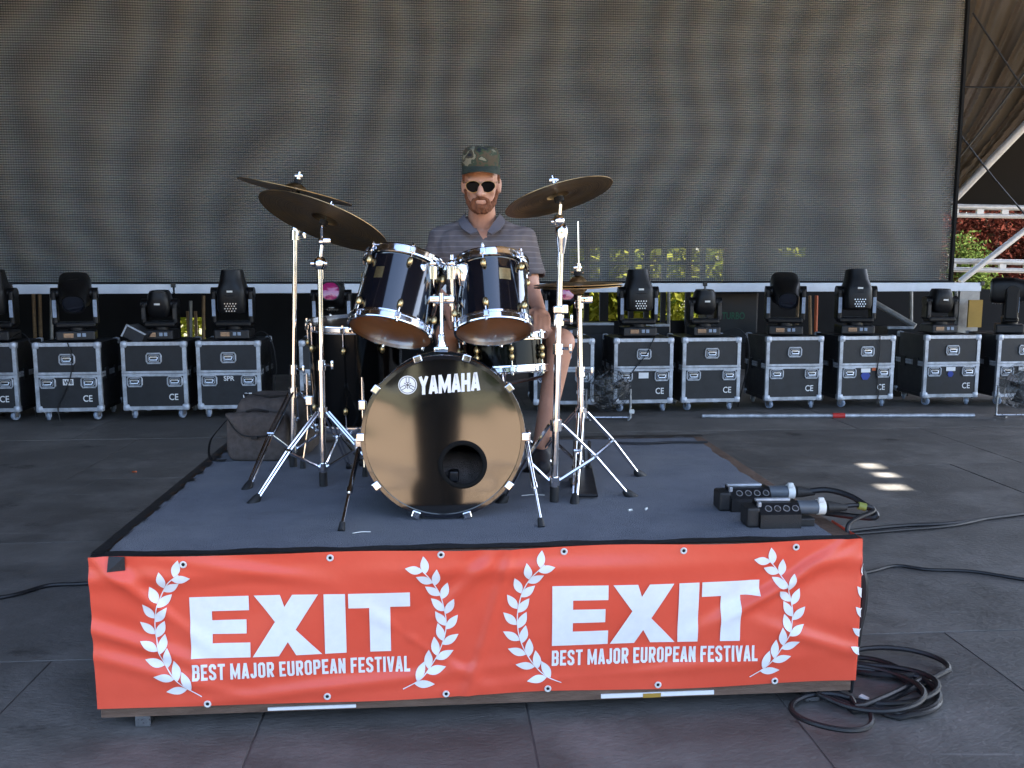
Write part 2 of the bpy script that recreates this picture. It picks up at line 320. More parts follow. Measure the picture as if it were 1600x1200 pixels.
# roof canvas: brown, lets some light through
def canvas(name, c, tf):
    m = bpy.data.materials.new(name); m.use_nodes = True; n = m.node_tree.nodes; L = m.node_tree.links
    for x in list(n): n.remove(x)
    out = n.new('ShaderNodeOutputMaterial'); mx = n.new('ShaderNodeMixShader'); d = n.new('ShaderNodeBsdfDiffuse'); t = n.new('ShaderNodeBsdfTranslucent')
    nz = n.new('ShaderNodeTexNoise'); nz.inputs['Scale'].default_value = 1.3; nz.inputs['Detail'].default_value = 6
    rp = n.new('ShaderNodeValToRGB'); rp.color_ramp.elements[0].color = (*[k * .7 for k in c], 1); rp.color_ramp.elements[1].color = (*c, 1)
    L.new(nz.outputs[0], rp.inputs[0]); L.new(rp.outputs[0], d.inputs[0]); L.new(rp.outputs[0], t.inputs[0]); mx.inputs[0].default_value = tf
    L.new(d.outputs[0], mx.inputs[1]); L.new(t.outputs[0], mx.inputs[2]); L.new(mx.outputs[0], out.inputs[0]); return m
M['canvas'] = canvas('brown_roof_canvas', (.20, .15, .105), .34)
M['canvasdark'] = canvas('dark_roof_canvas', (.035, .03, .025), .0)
# LED curtain: two layers of fine strips over each other (front LED strips, back carrier mesh), partly see-through
m = bpy.data.materials.new('led_curtain'); m.use_nodes = True; n = m.node_tree.nodes; L = m.node_tree.links
b = n['Principled BSDF']; tc = n.new('ShaderNodeTexCoord'); sx = n.new('ShaderNodeSeparateXYZ')
nz = n.new('ShaderNodeTexNoise'); nz.inputs['Scale'].default_value = .22; nz.inputs['Detail'].default_value = 2
L.new(tc.outputs['Object'], nz.inputs['Vector'])
wv = n.new('ShaderNodeVectorMath'); wv.operation = 'SCALE'; wv.inputs['Scale'].default_value = .22; L.new(nz.outputs['Color'], wv.inputs[0])
ad = n.new('ShaderNodeVectorMath'); L.new(tc.outputs['Object'], ad.inputs[0]); L.new(wv.outputs[0], ad.inputs[1])
sx2 = n.new('ShaderNodeSeparateXYZ'); L.new(tc.outputs['Object'], sx.inputs[0]); L.new(ad.outputs[0], sx2.inputs[0])
def mth(op, a, bb=None, cc=None):
    q = n.new('ShaderNodeMath'); q.operation = op
    for i, v in enumerate((a, bb, cc)):
        if v is None: continue
        if isinstance(v, (int, float)): q.inputs[i].default_value = v
        else: L.new(v, q.inputs[i])
    return q.outputs[0]
def strip(sock, pitch): return mth('MULTIPLY_ADD', mth('SINE', mth('MULTIPLY', sock, 2 * PI / pitch)), .5, .5)
K1, K2 = .0250, .0264
A1, B1 = strip(sx.outputs['Z'], K1), strip(sx.outputs['X'], K1); A2 = strip(sx2.outputs['Z'], K2)
fr = mth('MULTIPLY', A1, mth('MULTIPLY_ADD', B1, .45, .55))
cx = n.new('ShaderNodeCombineXYZ')
for ch in range(3):                                               # red, green and blue diodes sit side by side behind the strips
    b2 = mth('MULTIPLY_ADD', mth('SINE', mth('MULTIPLY_ADD', sx2.outputs['X'], 2 * PI / K2, ch * .32)), .5, .5)
    cz = lambda v: mth('SUBTRACT', v, .5)
    t_ = mth('ADD', mth('MULTIPLY', mth('MULTIPLY', cz(A1), cz(A2)), .9), mth('MULTIPLY', mth('MULTIPLY', cz(B1), cz(b2)), 1.6))
    t_ = mth('ADD', t_, mth('ADD', mth('MULTIPLY', cz(A1), .55), mth('MULTIPLY', cz(B1), .35)))
    L.new(mth('MAXIMUM', mth('MULTIPLY_ADD', t_, (.152, .151, .138)[ch], (.156, .156, .143)[ch]), .01), cx.inputs[ch])
rp = cx
nf = n.new('ShaderNodeTexNoise'); nf.inputs['Scale'].default_value = 18; nf.inputs['Detail'].default_value = 6; L.new(tc.outputs['Object'], nf.inputs[0])
mc = n.new('ShaderNodeMix'); mc.data_type = 'RGBA'; mc.blend_type = 'MULTIPLY'; mc.inputs[0].default_value = .25
L.new(rp.outputs[0], mc.inputs[6]); L.new(nf.outputs['Color'], mc.inputs[7]); L.new(mc.outputs[2], b.inputs['Base Color'])
b.inputs['Roughness'].default_value = .6
tr = n.new('ShaderNodeBsdfTransparent'); mx = n.new('ShaderNodeMixShader'); o_ = n['Material Output']
L.new(mth('MULTIPLY_ADD', mth('SUBTRACT', 1, fr), .42, .07), mx.inputs[0]); L.new(b.outputs[0], mx.inputs[1]); L.new(tr.outputs[0], mx.inputs[2]); L.new(mx.outputs[0], o_.inputs[0])
M['led'] = m
# striped polo
m = mat('striped_polo', (.16, .125, .14), .9, bump=.5, bscale=30); n = m.node_tree.nodes; L = m.node_tree.links; b = n['Principled BSDF']
tc = n.new('ShaderNodeTexCoord'); sx = n.new('ShaderNodeSeparateXYZ'); nz = n.new('ShaderNodeTexNoise'); nz.inputs['Scale'].default_value = 9
L.new(tc.outputs['Object'], sx.inputs[0]); L.new(tc.outputs['Object'], nz.inputs[0])
zz = mth('ADD', sx.outputs['Z'], mth('MULTIPLY', nz.outputs[0], .016))
st = mth('GREATER_THAN', mth('SINE', mth('MULTIPLY', zz, 2 * PI / .0245)), .91)
mc = n.new('ShaderNodeMix'); mc.data_type = 'RGBA'; L.new(st, mc.inputs[0]); mc.inputs[6].default_value = (.140, .116, .112, 1); mc.inputs[7].default_value = (.24, .205, .20, 1)
L.new(mc.outputs[2], b.inputs['Base Color']); M['polo'] = m
M['collar'] = mat('grey_collar', (.125, .115, .13), .9, bump=.3, bscale=100)
# camouflage
m = mat('camouflage', (.1, .1, .1), .9, bump=.3, bscale=160); n = m.node_tree.nodes; L = m.node_tree.links; b = n['Principled BSDF']
tc = n.new('ShaderNodeTexCoord'); nz = n.new('ShaderNodeTexNoise'); nz.inputs['Scale'].default_value = 13; nz.inputs['Detail'].default_value = 3; nz.inputs['Distortion'].default_value = .25; L.new(tc.outputs['Object'], nz.inputs[0])
rp = n.new('ShaderNodeValToRGB'); rp.color_ramp.interpolation = 'CONSTANT'; e = rp.color_ramp.elements
e[0].position = 0; e[0].color = (.012, .014, .018, 1); e[1].position = .40; e[1].color = (.035, .055, .025, 1)
for ps, c in ((.455, (.075, .055, .030, 1)), (.52, (.035, .05, .028, 1)), (.565, (.22, .20, .13, 1)), (.625, (.05, .042, .026, 1)), (.69, (.012, .014, .016, 1))):
    q = e.new(ps); q.color = c
L.new(nz.outputs[0], rp.inputs[0]); L.new(rp.outputs[0], b.inputs['Base Color']); M['camo'] = m

# ------------------------------------------------------------------ setting: stage floor, ground, roof
TH = R(4.42)                                                     # the riser and the floor plates are turned a little from the camera
EU, EV = Vector((math.cos(TH), math.sin(TH), 0)), Vector((-math.sin(TH), math.cos(TH), 0))
RO = Vector((-1.302, 2.703, 0)); RW, RD, RZ = 2.452, 1.83, .54
def RV(u, v, z): return RO + EU * u + EV * v + Vector((0, 0, z))
fl = struct(MB().box((0, 7.4, FZ - .044), (24, 17.2, .08)).build('stage_floor', M['seam']))
vrows = [-1.15, .35, 1.85, 3.35, 4.87, 6.36, 7.86, 9.36, 10.86, 12.4, 13.9]
for i in range(len(vrows) - 1):
    wd = .87 if i == 2 else (1.74 if i < 3 else 3.48)
    for k in range(-9, 10):
        off = (-.6 if i == 2 else (.87 if i % 2 else .3)) + wd * k
        if off < -9.6 or off > 8: continue
        me = MB().box((0, 0, 0), (wd - .007, vrows[i + 1] - vrows[i] - .007, .02), ch=.0015).mesh('panel')
        pz = rng.uniform(-.0015, .0015); c = EU * (off + wd / 2) + EV * ((vrows[i] + vrows[i + 1]) / 2)
        p = link('panel', me, M['floor'], fl); p.location = (c.x, c.y, FZ - .01 + pz); p.rotation_euler = (0, 0, TH)
gr = struct(MB().add([(-400, -400, -1.4), (400, -400, -1.4), (400, 400, -1.4), (-400, 400, -1.4)], [(0, 1, 2, 3)]).build('ground', M['turf']))
sd = struct(MB().add([(-60, -48, -1.39), (60, -48, -1.39), (60, -1.3, -1.39), (-60, -1.3, -1.39)], [(0, 1, 2, 3)]).build('sandy_path', M['sand']))
MB().box((0, -1.24, -.75), (24, .06, 1.3)).build('stage_skirt', M['drape'], fl)

def holed(xs, zs, holes, mk):
    """sheet on a grid of break lines, leaving out the cells inside the holes"""
    X = sorted(set(xs + [h[0] for h in holes] + [h[1] for h in holes])); Z = sorted(set(zs + [h[2] for h in holes] + [h[3] for h in holes]))
    vs = [mk(x, z) for z in Z for x in X]; fs = []
    for j in range(len(Z) - 1):
        for i in range(len(X) - 1):
            cx, cz = (X[i] + X[i + 1]) / 2, (Z[j] + Z[j + 1]) / 2
            if any(h[0] < cx < h[1] and h[2] < cz < h[3] for h in holes): continue
            a = j * len(X) + i; fs.append((a, a + 1, a + 1 + len(X), a + len(X)))
    return vs, fs
RZf = 7.0
rh = []
for (x, y, sxw, syw) in ((1361, 728, .13, .17), (1384, 742, .12, .13), (1394, 761, .17, .15)):
    g = G(x, y, 0) + SUN * ((RZf - FZ) / SUN.z); rh.append((g.x - sxw / 2, g.x + sxw / 2, g.y - syw / 2, g.y + syw / 2))
roof = thing('stage_roof', 'dark canvas roof stretched over the whole stage', 'roof', (0, 6, RZf))
vs_, fs_ = holed([-12, 14], [.9, 14.5], rh, lambda x, y: (x, y, RZf)); MB().add(vs_, fs_).build('canvas', M['canvasdark'], roof)
for x0, x1 in ((-12, -3.1), (2.7, 14)): MB().add([(x0, -3.6, RZf), (x1, -3.6, RZf), (x1, .9, RZf), (x0, .9, RZf)], [(0, 1, 2, 3)]).build('added_front_canvas', M['canvasdark'], roof)  # side pieces added out of view to narrow the sky mirrored in the toms
for y in (1.0, 6, 14.4): MB().cyl((-12, y, RZf - .2), (14, y, RZf - .2), .06).build('roof_beam', M['scaf'], roof)
wing = thing('added_wing_drape', 'added unseen black drape blocking sky light at the left wing', 'drape', (-8.5, 5, 0))  # drape added out of view to keep sky light out on the left
mbw = MB(); yy = [-.5 + .12 * k for k in range(110)]
mbw.add([(-8.5 + .05 * math.sin(y * 9), y, z) for y in yy for z in (FZ, 7)], [(2 * i, 2 * i + 2, 2 * i + 3, 2 * i + 1) for i in range(len(yy) - 1)], True); mbw.build('cloth', M['drape'], wing)

# ------------------------------------------------------------------ LED screen, bar, backdrop
TS = R(6); SO = Vector((0, 10.0, 0)); SE = Vector((math.cos(TS), math.sin(TS), 0)); SN = Vector((math.sin(TS), -math.cos(TS), 0))
def S(x, y, back=0):                                              # pixel -> (s along the screen, z)
    q = onplane(x, y, SO - SN * back, SN); return (q - SO).dot(SE), q.z
def SW(s, z, back=0): return SO + SE * s - SN * back + Vector((0, 0, z))
scr = thing('led_screen', 'huge dark grey see-through LED curtain hanging behind the drum riser', 'screen', SO)
scr.rotation_euler = (0, 0, TS)
s1 = S(1487, 435)[0]; zb = S(800, 441)[1]
mb = MB(); cols = 44; s0 = -8.4
for j in range(cols + 1):
    s = s0 + (s1 - s0) * j / cols
    for z in (zb, 6.6): mb.v.append((s, .02 * math.sin(j * .9) , z))
mb.f = [(2 * j, 2 * j + 2, 2 * j + 3, 2 * j + 1) for j in range(cols)]; mb.sm = [True] * cols
mb.build('curtain', M['led'], scr, local=True)
mb = MB().box((s1 - .012, -.0, (zb + 6.6) / 2), (.03, .05, 6.6 - zb)); mb.build('edge_strip', M['drape'], scr, local=True)
mb = MB().box(((s0 + s1) / 2, -.02, zb + .0), (s1 - s0, .05, .022)); mb.build('lower_hem', M['drape'], scr, local=True)
bar = thing('screen_bar', 'pale aluminium bar running along the foot of the LED curtain', 'bar', SO); bar.rotation_euler = (0, 0, TS)
jn = [S(x, 445)[0] for x in (-330, 20, 273, 535, 815, 1099, 1352, 1530)]
bt = zb - .012; bb = S(800, 457)[1]
for a, c in zip(jn, jn[1:]):
    MB().box(((a + c) / 2, -.03, (bt + bb) / 2), (c - a - .02, .06, bt - bb), ch=.006).build('bar_section', M['bar'], bar, local=True)
    MB().box((c, -.035, bt - .01), (.05, .07, .05), ch=.006).build('coupler', M['blackmet'], bar, local=True)
# black backdrop further back with openings to the trees
BK = 2.6
def H(x0, x1, y0, y1):
    a, zt = S(x0, y0, BK); c, zb_ = S(x1, y1, BK); return (a, c, zb_, zt)
holes = [H(880, 1136, 387, 500), H(1216, 1258, 387, 401), H(282, 322, 496, 534)]; hole4 = H(1474, 1508, 452, 474)
bd = thing('backdrop', 'black backdrop behind the LED curtain with openings to the garden', 'backdrop', SW(0, 0, BK)); bd.rotation_euler = (0, 0, TS)
vs_, fs_ = holed([-10, S(1470, 400, BK)[0]], [FZ, 1.15, 6.8], holes, lambda s, z: (s, 0, z)); MB().add(vs_, fs_).build('cloth', M['drape'], bd, local=True)
vs_, fs_ = holed([S(1470, 400, BK)[0], 9], [FZ, S(1530, 455, BK)[1]], [hole4], lambda s, z: (s, 0, z)); MB().add(vs_, fs_).build('low_wall', M['drape'], bd, local=True)
for x in (884, 915, 942, 984, 1008, 1034, 1072, 1094, 1130):
    a, z0 = S(x, 500, BK); MB().box((a, -.05, (z0 + 2.0) / 2), (.07 if x != 942 else .12, .05, 2.0 - z0 + .6)).build('post', M['dark'], bd, local=True)
for y in (411, 437): MB().box((S(1008, y, BK)[0], -.09, S(1008, y, BK)[1]), (1.95, .03, .05)).build('rail', M['dark'], bd, local=True)
for x in (296, 308): a, z0 = S(x, 515, BK); MB().box((a, -.05, z0), (.035, .04, .5)).build('slat', M['tan'], bd, local=True)

# things standing in the dark between the cases and the backdrop
for x, dx, y0, y1, mt, lb in ((52, 3, 456, 530, 'tan', 'thin tan pole left of the rear truss light'), (62, 2, 460, 530, 'tan', 'bent tan pole in the dark behind the second flight case'), (80, 1, 460, 530, 'scaf', 'grey upright pole in the dark behind the second flight case'),
        (298, 0, 470, 532, 'scaf', 'pale upright scaffold pole beside the small lit opening'), (318, 0, 462, 532, 'tan', 'tan upright pole right of the small lit opening'), (1248, -4, 462, 522, 'tan', 'leaning tan timber behind the right flight cases'),
        (1265, 2, 462, 520, 'tan', 'second leaning tan timber behind the right flight cases'), (1276, -1, 462, 512, 'orange', 'thin orange upright pole behind the right flight cases'), (1424, 0, 440, 515, 'scaf', 'grey scaffold upright left of the small light on the right'),
        (1494, 0, 455, 520, 'scaf', 'pale upright pole near the yellow board'), (1045, 0, 440, 500, 'scaf', 'grey scaffold upright before the green opening')):
    a, b_ = P(x, y0, 11.6), P(x + dx, y1, 11.6); a2 = b_ + (b_ - a) * 1.0; a2.z = 0
    tag(MB().cyl(a, Vector((a2.x, a2.y, FZ)), .022, n=8).build('upright_pole', M[mt]), lb, 'pole', 'poles leaning in the dark behind the cases')
tag(MB().cyl(P(1348, 462, 11), P(1430, 510, 10.6), .035).build('brace_tube', M['scaf']), 'grey diagonal tube sloping down between two flight cases at right', 'tube')
tag(MB().box(P(1523, 490, 11.3), (.17, .03, .34)).build('board', M['yellow']), 'yellow board leaning at the far right behind the lights', 'board')
tag(MB().box(P(1512, 492, 11.5), (.25, .05, .6)).build('grey_panel', M['scaf']), 'grey panel standing left of the yellow board', 'panel')
tag(MB().box(P(1137, 496, 10.9), (.62, .4, .62), ch=.02).build('dark_crate', M['blackmet']), 'dark crate with green TURBO lettering behind the flight cases', 'crate')
def flat_text(txt, o, ex, ez, wd, ht, mt, parent, bold=.0, name='lettering', local=False, nrm=None):
    vs2, fs2 = text_mesh(txt, bold); o, ex, ez = Vector(o), Vector(ex), Vector(ez)
    return MB().add([o + ex * (x * wd) + ez * (y * ht) for x, y in vs2], fs2).build(name, M[mt], parent, local)
cr = bpy.data.objects['dark_crate']; q = P(1128, 499, 10.69)
flat_text('TURBO', (q.x, 10.695, q.z), (1, 0, 0), (0, 0, 1), .27, .085, 'green', cr, .02)
for i, (x0, x1, y0, y1, lb) in enumerate(((906, 958, 506, 522, 'flat black case with pale edge lying behind the hi-hat'), (1010, 1045, 508, 524, 'low black case behind the tall moving light right of the hi-hat'), (1388, 1425, 512, 526, 'low dark case between two flight cases on the right'))):
    a, b_ = P(x0, y0, 10.2), P(x1, y1, 10.2); t = thing('low_case', lb, 'case', ((a.x + b_.x) / 2, 10.4, 0))
    MB().box(((a.x + b_.x) / 2, 10.4, (b_.z + FZ) / 2), (b_.x - a.x, .4, b_.z - FZ), ch=.01).build('body', M['laminate'], t)
    MB().box(((a.x + b_.x) / 2, 10.4, (a.z + b_.z) / 2 + .002), (b_.x - a.x + .01, .41, a.z - b_.z)).build('lid', M['blackmet'], t); MB().box(((a.x + b_.x) / 2, 10.2, a.z), (b_.x - a.x + .012, .03, .028)).build('edging', M['alu'], t)

# ------------------------------------------------------------------ right side: canvas, poles, trusses, trees
cv = thing('roof_canvas', 'brown wrinkled tent canvas hanging beyond the right edge of the screen', 'canvas', P(1560, 100, 13))
mb = MB(); NU, NW = 130, 110
for j in range(NW + 1):
    for i in range(NU + 1):
        u, q = i / NU, j / NW
        x = 1470 + 330 * u; ylow = 318 - (x - 1490) * 1.05; y = lerp(-160, ylow, q)
        Y = 13.2 - 1.2 * u + .9 * (1 - q)
        fan = math.atan2(y - 420, x - 1380)                       # folds fan out from the low corner
        rr = math.hypot(y - 420, x - 1380)
        Y += .10 * math.sin(fan * 44 + 1.2 * math.sin(rr * .017)) * min(1, rr / 300) + .06 * math.sin(fan * 97 + rr * .012) + .03 * math.sin(fan * 190 + rr * .03) + .10 * math.sin(rr * .03 + 2 * u)
        mb.v.append(P(x, y, Y))
mb.f = [(j * (NU + 1) + i, j * (NU + 1) + i + 1, (j + 1) * (NU + 1) + i + 1, (j + 1) * (NU + 1) + i) for j in range(NW) for i in range(NU)]; mb.sm = [True] * len(mb.f)
mb.build('cloth', M['canvas'], cv)
tag(MB().cyl(P(1486, 316, 12.9), P(1800, -10, 11.9), .055).build('canvas_pole', M['truss']), 'pale diagonal pole along the lower edge of the brown canvas', 'pole')
for a, b_, lb in (((1520, 20), (1680, 250), 'thin dark rope running down across the brown canvas to the right'), ((1640, 60), (1480, 270), 'thin dark rope crossing the brown canvas down to the left'), ((1485, 190), (1610, 345), 'thin dark rope below the diagonal pole on the right'), ((1470, 135), (1690, 130), 'nearly level dark rope across the brown canvas')):
    tag(MB().tube(smooth_path([P(*a, 11.7), (P(*a, 11.7) + P(*b_, 11.7)) / 2 - Vector((0, 0, .03)), P(*b_, 11.7)]), .011, 6).build('rope', M['cable']), lb, 'rope', 'ropes across the brown canvas')
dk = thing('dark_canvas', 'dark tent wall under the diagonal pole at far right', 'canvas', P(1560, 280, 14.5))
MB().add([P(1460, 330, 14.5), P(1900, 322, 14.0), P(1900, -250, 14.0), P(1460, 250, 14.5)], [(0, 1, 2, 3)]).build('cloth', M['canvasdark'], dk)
def ladder_truss(x0, x1, yt, yb, Y, lb):
    t = thing('ladder_truss', lb, 'truss', P((x0 + x1) / 2, yb, Y), 0, 'level trusses beyond the screen')
    MB().cyl(P(x0, yt, Y), P(x1, yt + 4, Y), .042).build('upper_chord', M['truss'], t); MB().cyl(P(x0, yb, Y), P(x1, yb + 4, Y), .036).build('lower_chord', M['truss'], t)
    for x in list(range(x0 + 4, x1, 39)):
        MB().box((P(x, yt, Y) + P(x, yb, Y)) / 2, (.10, .05, abs(P(x, yt, Y).z - P(x, yb, Y).z))).build('rung', M['truss'], t)
ladder_truss(1488, 1730, 323, 336, 13.9, 'upper of two pale ladder trusses beyond the screen')
ladder_truss(1484, 1730, 408, 421, 13.9, 'lower of two pale ladder trusses beyond the screen')
tag(MB().cyl(P(1500, 440, 13.7), P(1690, 290, 13.7), .045).build('brace_pole', M['truss']), 'pale diagonal brace pole crossing the lower ladder truss', 'pole')
def tree(name, label, base, ht, cr, nl, ls, lm, group='trees behind the stage', zc=.62, clumps=26):
    t = thing(name, label, 'tree', base, 0, group); b0 = Vector(base)
    top = b0 + Vector((0, 0, ht * .75)); mb = MB().tube(smooth_path([b0, b0 + Vector((.1, .05, ht * .35)), top]), [.05 * ht ** .7 * (1 - .75 * k / 16) for k in range(17)], 8)
    cc = b0 + Vector((0, 0, ht * zc)); cl = []
    for k in range(clumps):
        d = Vector(rng.normal(size=3)).normalized() * rng.uniform(.35, 1); c = cc + Vector((d.x * cr[0], d.y * cr[1], d.z * cr[2])); cl.append(c)
        if k % 3 == 0: mb.tube([b0 + Vector((.08, .04, ht * rng.uniform(.3, .6))), (c + cc) / 2, c], [.06, .035, .012], 6)
    mb.build('trunk', M['bark'], t)
    C = np.array([tuple(c) for c in cl])[rng.integers(0, clumps, nl)]; rad = np.array(cr) * .36
    pos = C + np.clip(rng.normal(size=(nl, 3)), -1.9, 1.9) * rad * .75; pos[:, 2] = np.maximum(pos[:, 2], b0.z + .15)
    a = rng.normal(size=(nl, 3)); a /= np.linalg.norm(a, axis=1)[:, None]; bq = np.cross(a, rng.normal(size=(nl, 3))); bq /= np.linalg.norm(bq, axis=1)[:, None]
    s = ls * rng.uniform(.6, 1.3, (nl, 1)); V = np.stack([pos - a * s, pos + bq * s * .5, pos + a * s, pos - bq * s * .5], 1).reshape(-1, 3) - np.array(tuple(t.location))
    me = bpy.data.meshes.new('crown'); me.from_pydata(V.tolist(), [], np.arange(nl * 4).reshape(-1, 4).tolist()); link('crown', me, M[lm], t)
gz = -1.4
tree('red_leaved_tree', 'dark red leaved tree behind the trusses at far right', (9.6, 18.2, gz), 5.6, (2.3, 1.7, 1.9), 14000, .065, 'leafr', zc=.62, clumps=40)
tree('red_leaved_tree', 'second dark red leaved tree further back at far right', (13.0, 21.5, gz), 7.5, (3.0, 2.2, 2.8), 12000, .10, 'leafr', zc=.55, clumps=40)
tree('green_shrub', 'sunlit green shrub between the screen edge and the red tree', (7.75, 15.6, gz), 3.1, (.38, .4, .75), 6000, .032, 'leafm', zc=.75, clumps=18)
tree('green_shrub', 'yellow green shrub under the lower truss by the screen', (8.4, 16.4, gz), 2.6, (.8, .6, .45), 5000, .035, 'leafm', zc=.75, clumps=18)
tree('green_tree', 'sunlit green tree seen through the openings right of the drummer', (2.2, 17.5, gz), 5.2, (2.2, 1.3, 2.0), 9000, .10, 'leafg', zc=.62, clumps=40)
tree('green_tree', 'sunlit tree showing in the small opening on the left', (-6.0, 17.5, gz), 4.6, (1.8, 1.2, 1.9), 5000, .10, 'leafg', zc=.55, clumps=30)
tree('green_tree', 'sunlit tree showing in the two small openings right of centre', (5.2, 18.0, gz), 5.0, (1.4, 1.2, 1.9), 4500, .10, 'leafg', zc=.6, clumps=30)
tree('dark_tree', 'dark green tree standing behind the red trees', (8.0, 25, gz), 9, (4.2, 2.5, 3.6), 9000, .2, 'leafd', clumps=40)
tree('dark_tree', 'dark green tree behind the garden right of the drummer', (1.2, 24, gz), 8, (4.2, 2.5, 3.4), 8000, .2, 'leafd', zc=.5, clumps=40)
tree('dark_tree', 'dark green tree far right beyond the tent wall', (17, 25, gz), 9, (4.2, 2.5, 3.8), 7000, .22, 'leafd', clumps=40)
# what the bass drum head mirrors: crowd barrier, field and far trees in front of the stage
for k in range(9):
    x = -9 + 2.2 * k; t = thing('crowd_barrier', 'steel crowd barrier standing before the stage, mirrored in the drum head', 'barrier', (x, -6.5, gz), 0, 'crowd barriers before the stage')
    mb = MB().tube([(x - 1.05, -6.5, gz), (x - 1.05, -6.5, gz + 1.1), (x + 1.05, -6.5, gz + 1.1), (x + 1.05, -6.5, gz)], .025, 6); mb.build('frame', M['steel'], t)
    for j in range(12): xx = x - .96 + .175 * j; MB().cyl((xx, -6.5, gz + .12), (xx, -6.5, gz + 1.09), .012, n=6).build('bar', M['steel'], t)
for k in range(7):
    tree('far_tree', 'far green tree across the field before the stage', (-30 + 10 * k + rng.uniform(-2, 2), -58 + rng.uniform(-5, 5), gz), 11, (5, 3, 4.5), 2500, .5, 'leafd', 'far trees before the stage', clumps=30)

# ------------------------------------------------------------------ riser, carpet, banner
rs = thing('drum_riser', 'low wooden drum riser with blue grey carpet top', 'riser', RV(RW / 2, RD / 2, 0)); RT = Matrix.Rotation(TH, 3, 'Z')
rs_loc = rs.location.copy()
def rbox(u0, u1, v0, v1, z0, z1, ch=0):
    return MB().box(RV((u0 + u1) / 2, (v0 + v1) / 2, (z0 + z1) / 2), (u1 - u0, v1 - v0, z1 - z0), RT, ch)
BZ = .012
rbox(.0, RW, .0, .035, BZ, RZ - .022).build('front_board', M['wood'], rs); rbox(0, RW, RD - .035, RD, BZ, RZ - .022).build('rear_board', M['wood'], rs)
rbox(0, .035, .037, RD - .037, BZ, RZ - .022).build('side_board', M['wood'], rs); rbox(RW - .035, RW, .037, RD - .037, BZ, RZ - .022).build('side_board', M['wood'], rs)
rbox(-.004, RW + .004, -.004, RD + .004, RZ - .020, RZ - .004, .003).build('deck', M['wood'], rs)
mb = MB(); NU, NV = 60, 44
for j in range(NV + 1):
    for i in range(NU + 1):
        u, v = i / NU, j / NV; edge = min(u, 1 - u) * RW; e2 = .012 * math.sin(v * 31) + .008 * math.sin(v * 77)
        uu = .03 + e2 * .5 + (RW - .11 + .03 * v) * u; vv = .004 + (RD - .05) * v + .006 * math.sin(u * 40) * (j == NV)
        mb.v.append(RV(uu, vv, RZ + .0022 + .0016 * mnoise.noise((uu * 3, vv * 3, 0)) + .004 * max(0, mnoise.noise((uu * 1.3, vv * 2.1, 4)))))
mb.f = [(j * (NU + 1) + i, j * (NU + 1) + i + 1, (j + 1) * (NU + 1) + i + 1, (j + 1) * (NU + 1) + i) for j in range(NV) for i in range(NU)]; mb.sm = [True] * len(mb.f)
mb.build('carpet', M['carpet'], rs)
mb = MB()                                                         # black tape and frayed edge along the left and rear edge of the carpet
for k in range(40):
    v0, v1 = RD * k / 40, RD * (k + 1) / 40; wj = .035 + .014 * math.sin(k * 1.9) + .008 * math.sin(k * 4.3)
    mb.add([RV(-.004, v0, RZ + .009), RV(wj, v0, RZ + .010), RV(wj, v1, RZ + .010), RV(-.004, v1, RZ + .009)], [(0, 1, 2, 3)])
mb.build('edge_tape', M['tape'], rs)
mb = MB()
for k in range(46):
    u0, u1 = RW * k / 46, RW * (k + 1) / 46; wj = .03 + .012 * math.sin(k * 2.3)
    mb.add([RV(u0, RD - wj - .03, RZ + .010), RV(u1, RD - wj - .03, RZ + .010), RV(u1, RD + .003, RZ + .009), RV(u0, RD + .003, RZ + .009)], [(0, 1, 2, 3)])
mb.build('rear_edge_tape', M['tape'], rs)
mb = MB()
for k in range(60):
    u0, u1 = RW * k / 60, RW * (k + 1) / 60; w0, w1 = [.014 + .010 * math.sin(q * .9) * math.sin(q * .37 + 1) for q in (k, k + 1)]
    mb.add([RV(u0, -.012, RZ + .004), RV(u1, -.012, RZ + .004), RV(u1, w1, RZ + .010), RV(u0, w0, RZ + .010)], [(0, 1, 2, 3)])
mb.build('front_edge_tape', M['tape'], rs)
for u in (.12, RW - .12):
    for v in (.045, RD - .12):
        q = RV(u, v, 0); MB().box(q + Vector((0, 0, (FZ + BZ) / 2)), (.05, .05, BZ - FZ), RT, .004).build('foot', M['steel'], rs)
rbox(.52, .80, -.006, -.001, .018, .028).build('white_strip', M['white'], rs)
rbox(1.60, 1.98, -.006, -.001, .018, .032).build('white_strip', M['white'], rs); rbox(1.74, 1.80, -.008, -.0065, .016, .030).build('yellow_mark', M['yellow'], rs)
# banner
BN = Vector((EV.x, EV.y, 0)) * -1
def BU(x, y): q = onplane(x, y, RV(0, -.012, 0), BN); return (q - RO).dot(EU), q.z
b0z, b1z = .050, .5405
def wob(u, z):
    v = (z - b0z) / (b1z - b0z); d = 0
    d += .007 * math.exp(-((v - .86) / .06) ** 2) * (.6 + .4 * math.sin(u * 5.1 + 1))                  # slack roll under the top hem
    d += .0045 * math.sin(u * 2.6 + v * 5) * (1 - v * .4) + .003 * math.sin(u * 7.3 - v * 6.5)
    for (uc, vc, an, ln, am) in ((.12, .8, -35, .22, .007), (.1, .45, -18, .3, .006), (.16, .25, -14, .3, .005), (1.24, .55, 70, .25, .006), (1.15, .75, 40, .2, .005), (2.30, .86, 28, .3, .009), (2.2, .70, 22, .3, .007), (2.33, .3, -15, .2, .005), (.75, .1, 4, .5, .005), (1.7, .12, 3, .5, .004), (1.02, .35, -30, .2, .004), (.45, .9, -8, .25, .005)):
        a = R(an); du, dv = u - uc, (v - vc) * .4; al, pr = du * math.cos(a) + dv * math.sin(a), -du * math.sin(a) + dv * math.cos(a)
        d += am * math.exp(-(al / ln) ** 2) * (math.exp(-(pr / .018) ** 2) - .6 * math.exp(-((pr - .035) / .022) ** 2))
    return d * 1.7
